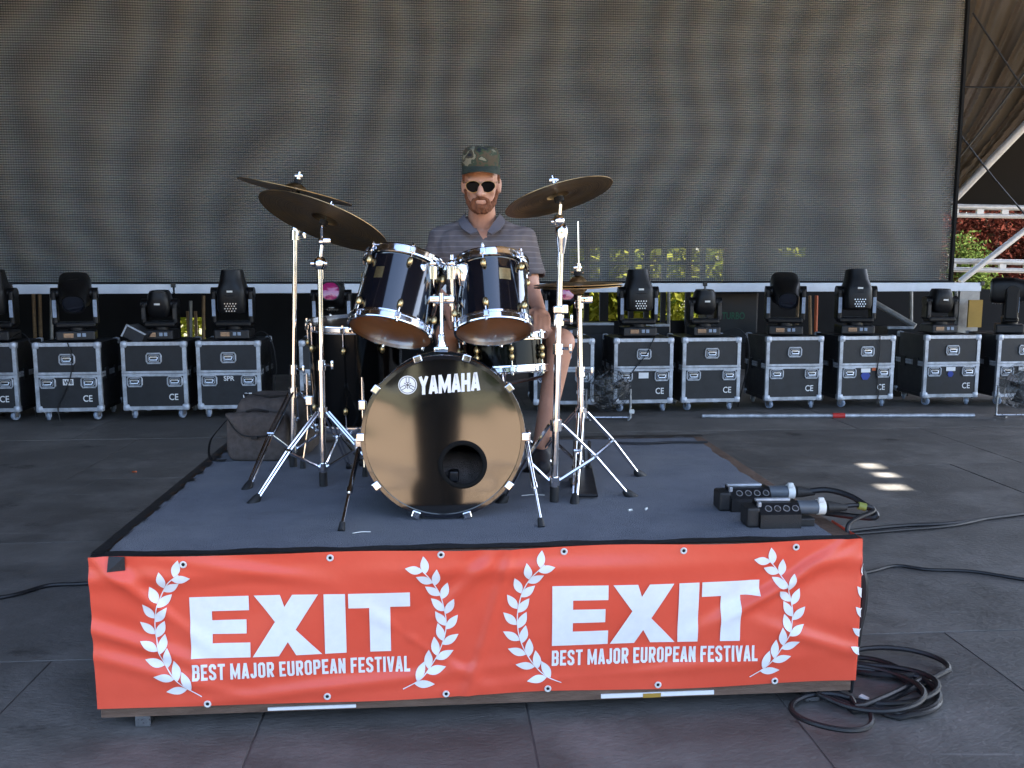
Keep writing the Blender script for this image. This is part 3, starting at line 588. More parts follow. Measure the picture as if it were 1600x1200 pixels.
def BP(u, z, off=0.0):
    d = max(.009, .016 + wob(u, z)) + off
    if u <= RW + .012: return RO + EU * u + BN * d + Vector((0, 0, z))
    k = u - (RW + .012); return RO + EU * (RW + .012 + (d - .016) * .3 + off) + BN * (.016 - k) + Vector((0, 0, z))
bn = thing('banner', 'red vinyl banner with white EXIT lettering across the riser front', 'banner', RV(RW / 2, -.012, b0z))
mb = MB(); NU, NV = 300, 56; u0b, u1b = -.004, RW + .26
for j in range(NV + 1):
    for i in range(NU + 1):
        u = lerp(u0b, u1b, i / NU); z = lerp(b0z + .012 * math.sin(u * 1.1) * 0 + .004 * math.sin(u * 6), b1z + .003 * math.sin(u * 8 + 1), j / NV); mb.v.append(BP(u, z))
mb.f = [(j * (NU + 1) + i, j * (NU + 1) + i + 1, (j + 1) * (NU + 1) + i + 1, (j + 1) * (NU + 1) + i) for j in range(NV) for i in range(NU)]; mb.sm = [True] * len(mb.f)
mb.build('vinyl_sheet', M['vinyl'], bn)
def printed(name, vs2, fs2, mt='white', off=.0034, step=.012, into=None):
    bm = bmesh.new(); bv = [bm.verts.new((x, 0, z)) for x, z in vs2]
    for f in fs2:
        try: bm.faces.new([bv[i] for i in f])
        except ValueError: pass
    xs_ = [v[0] for v in vs2]; zs_ = [v[1] for v in vs2]
    for ax, lo, hi in (((1, 0, 0), min(xs_), max(xs_)), ((0, 0, 1), min(zs_), max(zs_))):
        k = math.floor(lo / step) * step
        while k < hi:
            bmesh.ops.bisect_plane(bm, geom=bm.verts[:] + bm.edges[:] + bm.faces[:], plane_co=(k, 0, k), plane_no=ax); k += step
    bm.verts.index_update(); o = (into if into is not None else MB()).add([BP(v.co.x, v.co.z, off) for v in bm.verts], [[v.index for v in f.verts] for f in bm.faces], True); bm.free()
    return o if into is not None else o.build(name, M[mt], bn)
def exit_word(x0, yt0, yb0, x1, yt1, yb1):
    uA, zA = BU(x0, yb0); uB, zB = BU(x1, yb1); zT = (BU(x0, yt0)[1] + BU(x1, yt1)[1]) / 2; zb2 = (zA + zB) / 2; W, Hh = uB - uA, zT - zb2
    # unit drawing of the four heavy letters, x 0..1, y 0..1
    def bx(a, b, c, d): return [(a, c), (b, c), (b, d), (a, d)]
    polys = [bx(0, .098, 0, 1), bx(.098, .265, .76, 1), bx(.098, .252, .385, .61), bx(.098, .268, 0, .24)]
    X0, X1 = .278, .592; t = .118; c = (X0 + X1) / 2
    polys += [[(X0, 0), (X0 + t, 0), (X1 - .012, 1), (X1 - .012 - t, 1)], [(X1 - t, 0), (X1, 0), (c + .018, .5), (c - .042, .5)], [(c - .042, .5), (c + .018, .5), (X0 + .01 + t, 1), (X0 + .01, 1)]]
    polys += [bx(.605, .703, 0, 1), bx(.717, 1, .755, 1), bx(.812, .908, 0, .755)]
    vs2, fs2 = [], []
    for k, p in enumerate(polys):
        fs2.append(tuple(range(len(vs2), len(vs2) + len(p)))); vs2 += [(uA + x * W, zb2 + y * Hh) for x, y in p]
    # parts of X overlap: keep each at its own tiny offset
    grp = {'letter_E': (0, 4), 'letter_X_stroke': (4, 5), 'letter_X': (5, 7), 'letter_I': (7, 8), 'letter_T': (8, 10)}
    for k, (nm, (a, b_)) in enumerate(grp.items()):
        vv, ff = [], []
        for p in range(a, b_):
            ff.append(tuple(range(len(vv), len(vv) + 4))); vv += [vs2[i] for i in fs2[p]]
        printed(nm, vv, ff, off=.0034 + (.0008 if nm == 'letter_X_stroke' else 0))
def banner_text(txt, x0, yt0, yb0, x1, yt1, yb1):
    uA, zA = BU(x0, yb0); uB, zB = BU(x1, yb1); zT = (BU(x0, yt0)[1] + BU(x1, yt1)[1]) / 2; z0 = (zA + zB) / 2
    vs2, fs2, ly = stroke_text(txt); mbs = MB()
    for k in range(3):
        ff = [f for f in fs2 if ly[f[0]] == k]
        if ff: printed('', [(uA + x * (uB - uA), z0 + y * (zT - z0)) for x, y in vs2], ff, off=.0034 + .0006 * k, into=mbs)
    mbs.build('slogan_lettering', M['white'], bn)
exit_word(300, 935, 1024, 642, 922, 1019); banner_text('BEST MAJOR EUROPEAN FESTIVAL', 303, 1033, 1057, 641, 1027, 1051)
exit_word(862, 914, 1008, 1183, 906, 998); banner_text('BEST MAJOR EUROPEAN FESTIVAL', 862, 1016, 1041, 1181, 1005, 1029)
def leafpoly(c, ang, ln, wd):
    pts = []
    for k in range(9): t = k / 8; pts.append((t, math.sin(PI * t ** .85) * .5))
    loop = pts + [(t, -h) for t, h in pts[-2:0:-1]]
    return [(c[0] + (t * ln) * math.cos(ang) - h * wd * math.sin(ang), c[1] + (t * ln) * math.sin(ang) + h * wd * math.cos(ang)) for t, h in loop]
def laurel(pix, side, clip=None):
    st = smooth_path([Vector((*BU(x, y), 0)) for x, y in pix], 6); vs2, fs2 = [], []
    def addp(p): fs2.append(tuple(range(len(vs2), len(vs2) + len(p)))); vs2.extend(p)
    L_ = [0]
    for a, b_ in zip(st, st[1:]): L_.append(L_[-1] + (b_ - a).length)
    def at(s):
        for i in range(len(st) - 1):
            if L_[i + 1] >= s: t = (s - L_[i]) / (L_[i + 1] - L_[i] + 1e-9); return st[i].lerp(st[i + 1], t), (st[i + 1] - st[i]).normalized()
        return st[-1], (st[-1] - st[-2]).normalized()
    N = 9
    for k in range(N):
        s = L_[-1] * (.10 + .86 * k / (N - 1)); p, d = at(s); a = math.atan2(d.y, d.x); ln = .066 - .012 * k / N
        for sg, da, sh in ((1, .62, 0), (-1, .55, .012)):
            p2, _ = at(max(0, s - sh)); an = a + sg * da * (1.15 if sg * side > 0 else .95); addp(leafpoly((p2.x + .004 * math.cos(an), p2.y + .004 * math.sin(an)), an, ln, .027))
    printed('laurel_leaves', vs2, fs2); vs2, fs2 = [], []
    for i in range(len(st) - 1):
        a, b_ = st[i], st[i + 1]; nn = Vector((-(b_ - a).y, (b_ - a).x, 0)).normalized() * .0016; addp([(q.x, q.y) for q in (a - nn, b_ - nn, b_ + nn, a + nn)])
    printed('laurel_stem', vs2, fs2, off=.0042)
laurel([(318, 1084), (285, 1064), (256, 1030), (243, 985), (247, 945), (262, 912), (281, 896)], 1)
laurel([(630, 1074), (660, 1056), (684, 1022), (697, 980), (690, 935), (672, 902), (655, 884)], -1)
laurel([(877, 1066), (845, 1050), (818, 1012), (808, 972), (814, 930), (830, 900), (850, 880)], 1)
laurel([(1170, 1056), (1198, 1036), (1224, 1000), (1236, 962), (1230, 920), (1214, 890), (1198, 872)], -1)
vs2, fs2 = [], []
for z, an in ((.43, 1.9), (.36, 2.2), (.295, 2.3), (.23, 2.5), (.17, 2.6)):
    p = leafpoly((RW + .028, z - .02), an, .055, .024); fs2.append(tuple(range(len(vs2), len(vs2) + len(p)))); vs2 += p
printed('laurel_leaves', vs2, fs2, step=.012)
for x, y in ((288, 880), (516, 871), (689, 864), (881, 861), (1067, 859), (1244, 855), (327, 1096), (512, 1086), (697, 1081), (856, 1077), (1028, 1071), (1210, 1066)):
    u, z = BU(x, y); z = min(max(z, b0z + .012), b1z - .012); c = BP(u, z, .003); g = MB().torus(c, BN, .0085, .0032, 16, 6).build('grommet', M['whitepl'], bn); MB().cyl(c - BN * .002, c - BN * .0005, .0065, n=10).build('eyelet_hole', M['dark'], g)
u, z = BU(183, 880); MB().add([BP(u + a * .025, z + b_ * .022, .003) for a in (-1, 1) for b_ in (-1, 1)], [(0, 2, 3, 1)]).build('black_tape', M['tape'], bn)

# ------------------------------------------------------------------ drums
def ring_pts(c, ax, r, a, h):
    x, y, z = basis(ax); return Vector(c) + x * (r * math.cos(a)) + y * (r * math.sin(a)) + z * h
def facing(c, ax, tgt=Vector((0, 0, 1.43))):                       # angle on the drum that looks at the camera
    x, y, z = basis(ax); d = tgt - Vector(c); return math.atan2(d.dot(y), d.dot(x))
def sgn_right(c, ax, a):                                           # +1 if a larger angle moves to the right in the picture
    p, q = ring_pts(c, ax, 1, a, 0), ring_pts(c, ax, 1, a + .1, 0); return 1 if q.x > p.x else -1
def drum(name, label, cb, ax, r, h, nl, off, badge=None, shell='lacquer', lugh=.05, cat='drum', heads='clearhead', lugm='gold'):
    ax = Vector(ax).normalized(); t = thing(name, label, cat, cb)
    MB().lathe([(r, .012), (r, h - .012), (r - .008, h - .012), (r - .008, .012)], cb, ax, 64, closed=True).build('shell', M[shell], t)
    for nm, z0, d in (('lower_hoop', 0, 1), ('upper_hoop', h, -1)):
        pr = [(r + .004, z0 + d * .020), (r + .013, z0 + d * .019), (r + .0135, z0 + d * .013), (r + .008, z0 + d * .010), (r + .008, z0 - d * .006), (r + .013, z0 - d * .009), (r + .012, z0 - d * .013), (r + .003, z0 - d * .013), (r + .003, z0 + d * .01)]
        MB().lathe(pr, cb, ax, 72, closed=True).build(nm, M['chrome'], t)
        MB().lathe([(1e-4, z0 - d * .001), (r * .5, z0 - d * .001), (r + .003, z0), (r + .003, z0 + d * .004), (1e-4, z0 + d * .003)], cb, ax, 64).build(nm.replace('hoop', 'head'), M[heads], t)
    f0 = facing(cb, ax); sg = sgn_right(cb, ax, f0)
    for k in range(nl):
        a = f0 + sg * off + 2 * PI * k / nl; rad = ring_pts((0, 0, 0), ax, 1, a, 0)
        for z0, d in ((0, 1), (h, -1)):
            c = ring_pts(cb, ax, r + .012, a, z0 + d * lugh); Rm = Matrix((rad, ax.cross(rad), ax)).transposed()
            lg = MB().ell(c, (.013, .011, .018), Rm, 12).cyl(c - rad * .014, c, .009, n=8).build('lug', M[lugm], t)
            e = ring_pts(cb, ax, r + .0125, a, z0 - d * .012); MB().cyl(c, e, .0032, n=6).cyl(e, e - ax * d * .008, .006, n=6).build('tension_rod', M['chrome'], lg)
            MB().box(ring_pts(cb, ax, r + .0155, a, z0 + d * .004), (.010, .020, .024), Rm, .003).build('hoop_ear', M['chrome'], lg)
    if badge:
        a0, hh, bw, bh = badge; vs_ = []
        for i in range(7):
            a = f0 + sg * (a0 + (i / 6 - .5) * bw / r)
            for z in (hh - bh / 2, hh + bh / 2): vs_.append(ring_pts(cb, ax, r + .0015, a, z))
        MB().add(vs_, [(2 * i, 2 * i + 2, 2 * i + 3, 2 * i + 1) for i in range(6)]).build('badge', M['gold'], t)
    return t
# the kick drum; its front head leans back a little
DT = R(3.4); KY = 3.13; kc = P(693, 683, KY); kax = Vector((math.sin(TH), -math.cos(TH), math.tan(DT))).normalized()   # axis towards the camera
KR = .2735
kd = thing('bass_drum', 'black bass drum with mirror black front head and white YAMAHA lettering', 'drum', (kc.x, kc.y + .2, RZ))
MB().lathe([(KR, -.43), (KR, -.02), (KR - .008, -.02), (KR - .008, -.43)], kc, kax, 72, closed=True).build('shell', M['lacquer'], kd)
for nm, h0 in (('front_hoop', -.03), ('rear_hoop', -.45)):
    MB().lathe([(KR + .001, h0), (KR + .014, h0), (KR + .016, h0 + .004), (KR + .016, h0 + .036), (KR + .014, h0 + .040), (KR + .001, h0 + .040)], kc, kax, 80, closed=True).build(nm, M['lacquer'], kd)
    MB().lathe([(KR + .0162, h0 + .014), (KR + .0168, h0 + .016), (KR + .0168, h0 + .024), (KR + .0162, h0 + .026)], kc, kax, 80, caps=False).build('hoop_inlay', M['chrome'], kd)
kx = Vector((0, 0, 1)).cross(kax).normalized(); kx = -kx if kx.x < 0 else kx; kz = kax.cross(kx); kz = -kz if kz.z < 0 else kz
def KP(x, y, off=0.0):
    q = onplane(x, y, kc, kax); return q + kax * off
hc = KP(723, 726) - kc; hcx, hcz, hr = hc.dot(kx), hc.dot(kz), .084
def kpt(a, b_, off=0.0): return kc + kx * a + kz * b_ + kax * off
mb = MB(); N = 96; K = 10
for j in range(K + 1):
    s = j / K
    for k in range(N):
        a = 2 * PI * k / N; ix, iz = hcx + hr * .86 * math.cos(a), hcz + hr * .86 * math.sin(a)
        ox, oz = (KR + .001) * math.cos(a), (KR + .001) * math.sin(a); x, z = lerp(ix, ox, s), lerp(iz, oz, s); rr = math.hypot(x, z) / KR
        dz = .0035 * mnoise.noise((x * 7, z * 7, 3)) * max(0, rr - .55) * 1.2
        mb.v.append(kpt(x, z, .001 + dz))
mb.f = [(j * N + k, j * N + (k + 1) % N, (j + 1) * N + (k + 1) % N, (j + 1) * N + k) for j in range(K) for k in range(N)]; mb.sm = [True] * len(mb.f)
hd = mb.build('front_head', M['blackhead'], kd)
MB().torus(kpt(hcx, hcz, .001), kax, hr * .93, .0085, 48, 8, .5).build('port_ring', M['ring'], hd)
MB().lathe([(1e-4, -.445), (KR, -.445)], kc, kax, 64, caps=False).build('rear_head', M['dark'], kd)
MB().ell(kpt(.02, -.17, -.24), (.20, .13, .09), None, 16).build('damping_pillow', M['bag'], kd)
MB().box(kpt(hcx - .03, hcz - .055, -.10), (.035, .05, .04), None, .006).build('microphone', M['blackmet'], kd)
A_, B_ = KP(655, 617, .0035), KP(750, 610, .0035); T_ = KP(656, 588, .0035)
vs2, fs2, ly = stroke_text('YAMAHA', .24, .66, .05)
ex = B_ - A_; ez = kz * (T_ - A_).dot(kz)
MB().add([A_ + ex * x + ez * y + kax * .0005 * k for (x, y), k in zip(vs2, ly)], fs2).build('maker_lettering', M['white'], hd)
lc = KP(637, 601.5, .003); lr = .0325
em = MB().lathe([(1e-4, 0), (lr, 0)], lc, kax, 40, caps=False).build('maker_emblem', M['white'], hd)
mb = MB().lathe([(lr * .84, .0008), (lr * .90, .0008)], lc, kax, 40, caps=False)
for k in range(3):
    a = PI / 2 + 2 * PI * k / 3; d = kx * math.cos(a) + kz * math.sin(a); pn = kx * -math.sin(a) + kz * math.cos(a)
    def qd(p, q, wd): nn = (q - p).cross(kax).normalized() * wd; mb.add([p - nn + kax * .0008, q - nn + kax * .0008, q + nn + kax * .0008, p + nn + kax * .0008], [(0, 1, 2, 3)])
    qd(lc - d * lr * .42, lc + d * lr * .28, .0011); qd(lc + d * lr * .26 - pn * lr * .16, lc + d * lr * .26 + pn * lr * .16, .0009)
    for s in (-1, 1): qd(lc + d * lr * .26 + pn * lr * .15 * s, lc + d * lr * .80 + pn * lr * .15 * s, .0010)
mb.build('fork_emblem_lines', M['dark'], em)
for (x, y) in ((584, 606), (650, 553), (731, 553), (797, 605), (822, 682), (795, 758), (731, 806), (649, 806), (584, 762), (563, 683)):
    q = KP(x, y) - kc; a = math.atan2(q.dot(kz), q.dot(kx)); d = kx * math.cos(a) + kz * math.sin(a); Rm = Matrix((d, kax.cross(d), kax)).transposed()
    c = kc + d * (KR + .013)
    cw = MB().box(c + kax * .008 + d * .003, (.026, .030, .014), Rm, .004).box(c - kax * .012 + d * .010, (.012, .026, .045), Rm, .003).build('claw', M['chrome'], kd)
    MB().cyl(c + kax * .012 + d * .008, c - kax * .12 + d * .014, .004, n=6).build('tension_rod', M['chrome'], cw); MB().ell(kc + d * (KR + .012) - kax * .13, (.014, .014, .022), Rm, 10).build('lug', M['gold'], cw)
for (xa, ya, xb, yb) in ((561, 700, 533, 826), (822, 690, 846, 820)):
    a, b_ = P(xa, ya, 3.22), G(xb, yb, RZ + .012); m_ = a.lerp(b_, .55)
    lg = MB().cyl(a, m_, .0095, n=10).cyl(m_, b_, .006, n=10).build('spur', M['chrome'], kd); MB().cyl(a.lerp(m_, .93), m_.lerp(b_, .06), .012, n=10).build('spur_collar', M['chrome'], lg)
    MB().cyl(b_ + (a - b_).normalized() * .025, b_ - Vector((0, 0, .008)), .010, .013, n=10).build('rubber_tip', M['rubber'], lg)
    MB().box(a + Vector((.0, .02, .012)), (.035, .05, .05), None, .008).build('spur_bracket', M['chrome'], lg)
# toms
def tom_axis(roll, tilt): return Vector((math.sin(R(roll)) * math.cos(R(tilt)), math.sin(R(tilt)), math.cos(R(roll)) * math.cos(R(tilt))))
TY = 3.40
la, ra = tom_axis(11, 25), tom_axis(-4, 25)
lcb = P(610.5, 515.5, TY - .03); rcb = P(771.5, 514, TY - .03)
drum('rack_tom', 'black rack tom on the left of the pair above the bass drum', lcb, la, .150, .268, 6, R(4), (R(-36), .165, .036, .045))
drum('rack_tom', 'black rack tom on the right of the pair, square gold badge facing front', rcb, ra, .137, .255, 6, R(-9), (R(23), .165, .045, .045))
# tom holder
th = thing('tom_holder', 'chrome double tom holder standing on top of the bass drum', 'stand', P(690, 548, 3.34))
bse = P(690, 547, 3.33)
MB().box(bse + Vector((0, 0, .004)), (.052, .06, .02), None, .004).lathe([(.020, 0), (.013, .045), (.010, .05)], bse + Vector((0, 0, .01)), (0, 0, 1), 16).build('base_bracket', M['chrome'], th)
MB().cyl(bse, P(690, 462, 3.36), .0085).build('post', M['chrome'], th)
ck = P(690.5, 468, 3.36); MB().box(ck, (.095, .03, .03), None, .007).cyl(ck + Vector((0, -.02, -.01)), ck + Vector((0, -.02, .025)), .010, n=10).build('clamp', M['chrome'], th)
for xa, xb in ((676, 675), (706, 708)):
    a, b_ = P(xb, 502, 3.38), P(xa, 430, 3.38)
    rd = MB().cyl(a, b_, .0088).build('rod', M['chrome'], th); MB().cyl(P(xa, 478, 3.38), P(xa, 460, 3.38), .0145).build('rod_collar', M['chrome'], rd)
    MB().cyl(P(xa, 436, 3.38), P(xa, 416, 3.38), .021, n=16).ell(P(xa, 412, 3.38), (.017, .017, .016)).cyl(P(xa, 408, 3.38), P(xa, 398, 3.38), .007, n=10).build('ball_clamp', M['chrome'], rd)
    s = -1 if xa < 690 else 1; q = P(xa, 428, 3.38)
    MB().cyl(q, q + Vector((s * .045, .01, .0)), .012, n=10).box(q + Vector((s * .042, -.012, -.002)), (.040, .045, .085), Euler((0, R(-8 * s), R(22 * s))).to_matrix(), .010).build('tom_bracket', M['chrome'], rd)
# floor tom and snare
ftb = P(560, 656, 4.02); ft = drum('floor_tom', 'black floor tom standing behind the left cymbal stands', ftb, (0.0, -.08, 1), .203, .44, 8, R(-14), None, 'lacquer2', lugh=.09, heads='blackmet')
for a in (R(200), R(285), R(60)):
    q = ftb + Vector((math.cos(a) * .222, math.sin(a) * .222, 0)); top = q + Vector((0, 0, .22)); ft_ = q.copy(); ft_.z = RZ + .012
    ft_ += Vector((math.cos(a) * .03, math.sin(a) * .03, 0))
    lg = MB().tube([top, q - Vector((0, 0, .02)), ft_], .0055, 8).build('leg', M['chrome'], ft); MB().box(q + Vector((-math.cos(a) * .008, -math.sin(a) * .008, .10)), (.035, .035, .045), None, .006).build('leg_bracket', M['chrome'], lg)
    MB().cyl(ft_ + Vector((0, 0, .03)), ft_ - Vector((0, 0, .010)), .010, .013, n=10).build('rubber_tip', M['rubber'], lg)
snb = P(790, 578, 3.80); drum('snare_drum', 'snare drum with chrome hoops behind the right rack tom', snb, (-.05, .10, 1), .178, .14, 8, R(8), None, 'lacquer2', heads='whitepl', lugh=.055)
sn = thing('snare_stand', 'chrome tripod stand holding up the snare drum', 'stand', (snb.x, snb.y, RZ))
MB().cyl((snb.x, snb.y, RZ + .06), snb - Vector((0, 0, .05)), .011).build('post', M['chrome'], sn)
for k in range(3):
    a = 2 * PI * k / 3 + .5; d = Vector((math.cos(a), math.sin(a), 0)); hb = snb - Vector((0, 0, .06))
    MB().tube([hb, hb + d * .19 + Vector((0, 0, .02)), hb + d * .205 + Vector((0, 0, .075))], .008, 8).build('basket_arm', M['chrome'], sn)
    e = Vector((snb.x, snb.y, RZ + .014)) + d * .25; MB().tube([Vector((snb.x, snb.y, RZ + .25)), e], .008, 8).cyl(e, e - Vector((0, 0, .012)), .014, n=8).build('leg', M['chrome'], sn)

# ------------------------------------------------------------------ stands and cymbals
def stand(name, label, base, zc, feet, pole_top, radii=(.0135, .0105), joints=(), group='chrome cymbal stands'):
    """tripod stand: pole from just above the carpet to pole_top, three double-strut legs"""
    base = Vector(base); t = thing(name, label, 'stand', (base.x, base.y, RZ), 0, group); top = Vector(pole_top); b0 = Vector((base.x, base.y, RZ + .05))
    mid = b0.lerp(top, joints[0]) if joints else top
    MB().cyl(b0, mid, radii[0]).build('lower_tube', M['chrome'], t)
    MB().cyl(b0 - Vector((0, 0, .046)), b0 + Vector((0, 0, .012)), .017, n=12).build('rubber_end', M['rubber'], t)
    pr = mid
    if joints:
        MB().cyl(mid, top, radii[1]).build('upper_tube', M['chrome'], t)
        for k, j in enumerate(joints):
            q = b0.lerp(top, j); d = (top - b0).normalized()
            cl = MB().cyl(q - d * .022, q + d * .018, .0195, n=14).build('height_clamp', M['chrome'], t)
            MB().cyl(q, q + Vector((.038, -.012, 0)), .006, n=8).box(q + Vector((.046, -.014, 0)), (.010, .012, .036), None, .003).build('wing_screw', M['chrome'], cl)
    hub = b0.lerp(top, (zc - b0.z) / (top.z - b0.z)); lo = b0 + Vector((0, 0, .035))
    MB().cyl(hub - Vector((0, 0, .022)), hub + Vector((0, 0, .02)), .023, n=14).build('leg_collar', M['chrome'], t); MB().cyl(lo - Vector((0, 0, .015)), lo + Vector((0, 0, .015)), .021, n=14).build('lower_collar', M['chrome'], t)
    for f in feet:
        f = Vector(f); d = (f - hub); h = Vector((d.x, d.y, 0)).normalized(); pn = Vector((-h.y, h.x, 0)) * .010
        s_ = hub + h * .025; e = f + (hub - f).normalized() * .03; k1 = s_.lerp(e, .5) + Vector((0, 0, .012))
        lg = MB()
        for q in (-1, 1): lg.tube([s_ + pn * q, k1 + pn * q, e + pn * q * .7], .0052, 6)
        lg = lg.build('leg', M['chrome'], t)
        MB().tube([lo + h * .02, k1 - Vector((0, 0, .008))], .0065, 6).build('brace', M['chrome'], lg); MB().cyl(k1 - pn * 1.5, k1 + pn * 1.5, .007, n=8).build('pivot', M['chrome'], lg)
        MB().lathe([(.011, 0), (.017, .02), (.021, .055), (.018, .066)], e - (f - e).normalized() * .008, f - e, 10, sy=1.1).build('rubber_foot', M['rubber'], lg)
    return t
def cymbal(name, label, c, nrm, r, group='cymbals over the kit', bow=.055):
    t = thing(name, label, 'cymbal', c, 0, group); n_ = Vector(nrm).normalized(); br = r * .21; pr = []
    for k in range(15): x = k / 14; rr = lerp(.006, br, x); pr.append((rr, .024 * math.cos(x * PI / 2) ** .8 + bow * r * (1 - (rr / r) ** 2)))
    for k in range(1, 22): x = k / 21; rr = lerp(br, r, x); pr.append((rr, bow * r * (1 - (rr / r) ** 2) + .0006 * math.sin(rr * 900)))
    th_ = .0022; pr = pr + [(a, b_ - th_) for a, b_ in pr[::-1]]
    MB().lathe(pr, c, n_, 96, closed=True).build('plate', M['cymbal'], t)
    hh = bow * r + .024
    MB().cyl(Vector(c) + n_ * hh, Vector(c) + n_ * (hh + .018), .017, n=14).cyl(Vector(c) + n_ * (hh - .05), Vector(c) + n_ * (hh - .032), .018, n=14).build('felt', M['dark'], t)
    MB().cyl(Vector(c) + n_ * (hh + .018), Vector(c) + n_ * (hh + .026), .010, n=12).box(Vector(c) + n_ * (hh + .032), (.034, .012, .014), None, .004).cyl(Vector(c) + n_ * (hh - .06), Vector(c) + n_ * (hh + .05), .004, n=8).build('wing_nut', M['chrome'], t)
    return Vector(c) + n_ * (hh - .06)
def img_n(roll, tilt): return tom_axis(roll, tilt)
# left front ride
b1 = G(505, 742, RZ + .05); t1 = P(500, 425, b1.y + .01)
stand('cymbal_stand', 'chrome boom stand in front at left carrying the large tilted cymbal', b1, RZ + .31, [G(396, 786, RZ), (b1.x + .30, b1.y - .10, RZ), (b1.x + .05, b1.y + .34, RZ)], t1, joints=(.55,))
c1 = P(506, 347, b1.y - .01); q = cymbal('ride_cymbal', 'large bronze cymbal tilted down to the right at left front', c1, img_n(18.5, 17), .262)
bo = bpy.data.objects['cymbal_stand']
j1 = P(500, 412, b1.y); MB().ell(j1, (.026, .022, .030)).cyl(j1 - Vector((.035, 0, 0)), j1 + Vector((.03, 0, 0)), .012, n=10).cyl(j1 - Vector((0, 0, .06)), j1, .014, n=10).build('tilter', M['chrome'], bo)
MB().cyl(j1, P(503, 378, b1.y), .008, n=10).cyl(P(503, 378, b1.y), q, .006, n=8).ell(P(503, 378, b1.y), (.018, .015, .015)).box(P(511, 376, b1.y - .02), (.03, .012, .02), None, .004).build('tilter_arm', M['chrome'], bo)
# left rear crash
b2 = G(466, 706, RZ + .05); b2 = Vector((b2.x, b2.y - .1, 0)); t2 = P(461, 365, b2.y)
st2 = stand('cymbal_stand', 'chrome straight stand at left rear carrying the thin edge-on cymbal', b2, RZ + .34, [G(386, 764, RZ), (b2.x + .32, b2.y + .02, RZ), (b2.x - .05, b2.y + .33, RZ)], t2, joints=(.40, .995))
c2 = P(462, 300, b2.y); q = cymbal('crash_cymbal', 'bronze cymbal seen edge-on behind the large one at left', c2, img_n(12.5, 2), .245)
MB().cyl(t2, q, .006, n=8).ell(t2 + Vector((0, 0, .02)), (.013, .013, .02)).build('tilter_arm', M['chrome'], st2)
# right crash
b3 = G(866, 765, RZ + .05); b3 = Vector((b3.x, b3.y, 0)); t3 = P(876, 392, b3.y)
st3 = stand('cymbal_stand', 'chrome stand right of the bass drum carrying the crash cymbal', b3, RZ + .30, [G(986, 776, RZ), G(783, 786, RZ), (b3.x + .02, b3.y + .34, RZ)], t3, joints=(.60, .72))
c3 = P(873, 309, b3.y); q = cymbal('crash_cymbal', 'bronze crash cymbal tilted up to the right beside the drummer', c3, img_n(-15.5, 11), .203)
MB().lathe([(.011, -.02), (.020, .035), (.024, .055), (.022, .075), (.012, .092), (.009, .10)], P(877, 388, b3.y), (0, 0, 1), 16).build('boom_clutch', M['chrome'], st3)
j3 = P(874, 345, b3.y); MB().cyl(P(877, 365, b3.y), j3, .009, n=10).ell(j3 + Vector((-.002, 0, 0)), (.022, .022, .024)).cyl(j3 - Vector((.03, .0, .004)), j3 + Vector((.018, 0, 0)), .010, n=10).cyl(j3, q, .006, n=8).build('tilter', M['chrome'], st3)
q = MB().box(P(872, 484, b3.y - .01), (.036, .03, .030), None, .006).build('memory_clamp', M['chrome'], st3); MB().box(P(883, 483, b3.y - .02), (.022, .010, .034), None, .004).build('wing_screw', M['chrome'], q)
# hi-hat
b4 = G(909, 738, RZ + .05); b4 = Vector((b4.x, b4.y, 0)); t4 = P(905, 462, b4.y)
st4 = stand('hihat_stand', 'chrome hi-hat stand with pedal at the right of the kit', b4, RZ + .30, [G(1001, 744, RZ), (b4.x - .22, b4.y + .22, RZ), (b4.x - .05, b4.y - .30, RZ)], t4, joints=(.58,), group=None)
MB().cyl(t4, P(903, 346, b4.y), .0034, n=8).build('pull_rod', M['chrome'], st4); MB().cyl(P(904, 430, b4.y), P(904, 412, b4.y), .009, n=10).cyl(P(904, 426, b4.y) - Vector((.03, 0, 0)), P(904, 426, b4.y) + Vector((.02, 0, 0)), .005, n=8).build('clutch', M['chrome'], st4)
MB().box(P(916, 468, b4.y - .01), (.05, .015, .03), None, .004).cyl(t4 - Vector((0, 0, .05)), t4, .018, n=12).build('seat_clamp', M['chrome'], st4)
MB().box((b4.x, b4.y - .13, RZ + .045), (.085, .27, .014), Euler((R(12), 0, 0)).to_matrix(), .004).box((b4.x, b4.y - .02, RZ + .012), (.10, .12, .016), None, .004).build('pedal', M['blackmet'], st4); MB().box((b4.x + .03, b4.y, RZ + .10), (.012, .04, .16), None, .003).box((b4.x - .03, b4.y, RZ + .10), (.012, .04, .16), None, .003).build('pedal_frame', M['blackmet'], st4)
hh = P(903, 446, b4.y)
cymbal('hihat_cymbal', 'upper hi-hat cymbal seen edge-on right of the drummer', hh + Vector((0, 0, .006)), (-.03, -.02, 1), .178, 'hi-hat pair', .05)
cymbal('hihat_cymbal', 'lower hi-hat cymbal lying upside down under its pair', hh - Vector((0, 0, .006)), (.03, .02, -1), .178, 'hi-hat pair', .05)
# throne
tr_ = thing('drum_throne', 'black round drum stool under the seated drummer', 'stool', (-.13, 4.22, RZ)); MB().lathe([(.15, 0), (.165, .02), (.165, .06), (.14, .08), (1e-4, .085)], (-.13, 4.22, RZ + .42), (0, 0, 1), 28).build('seat', M['black'], tr_); MB().cyl((-.13, 4.22, RZ + .1), (-.13, 4.22, RZ + .43), .014).build('post', M['chrome'], tr_)
for k in range(3):
    a = 2 * PI * k / 3 + .9; MB().tube([(-.13, 4.22, RZ + .3), (-.13 + .26 * math.cos(a), 4.22 + .26 * math.sin(a), RZ + .016)], .010, 8).build('leg', M['chrome'], tr_)

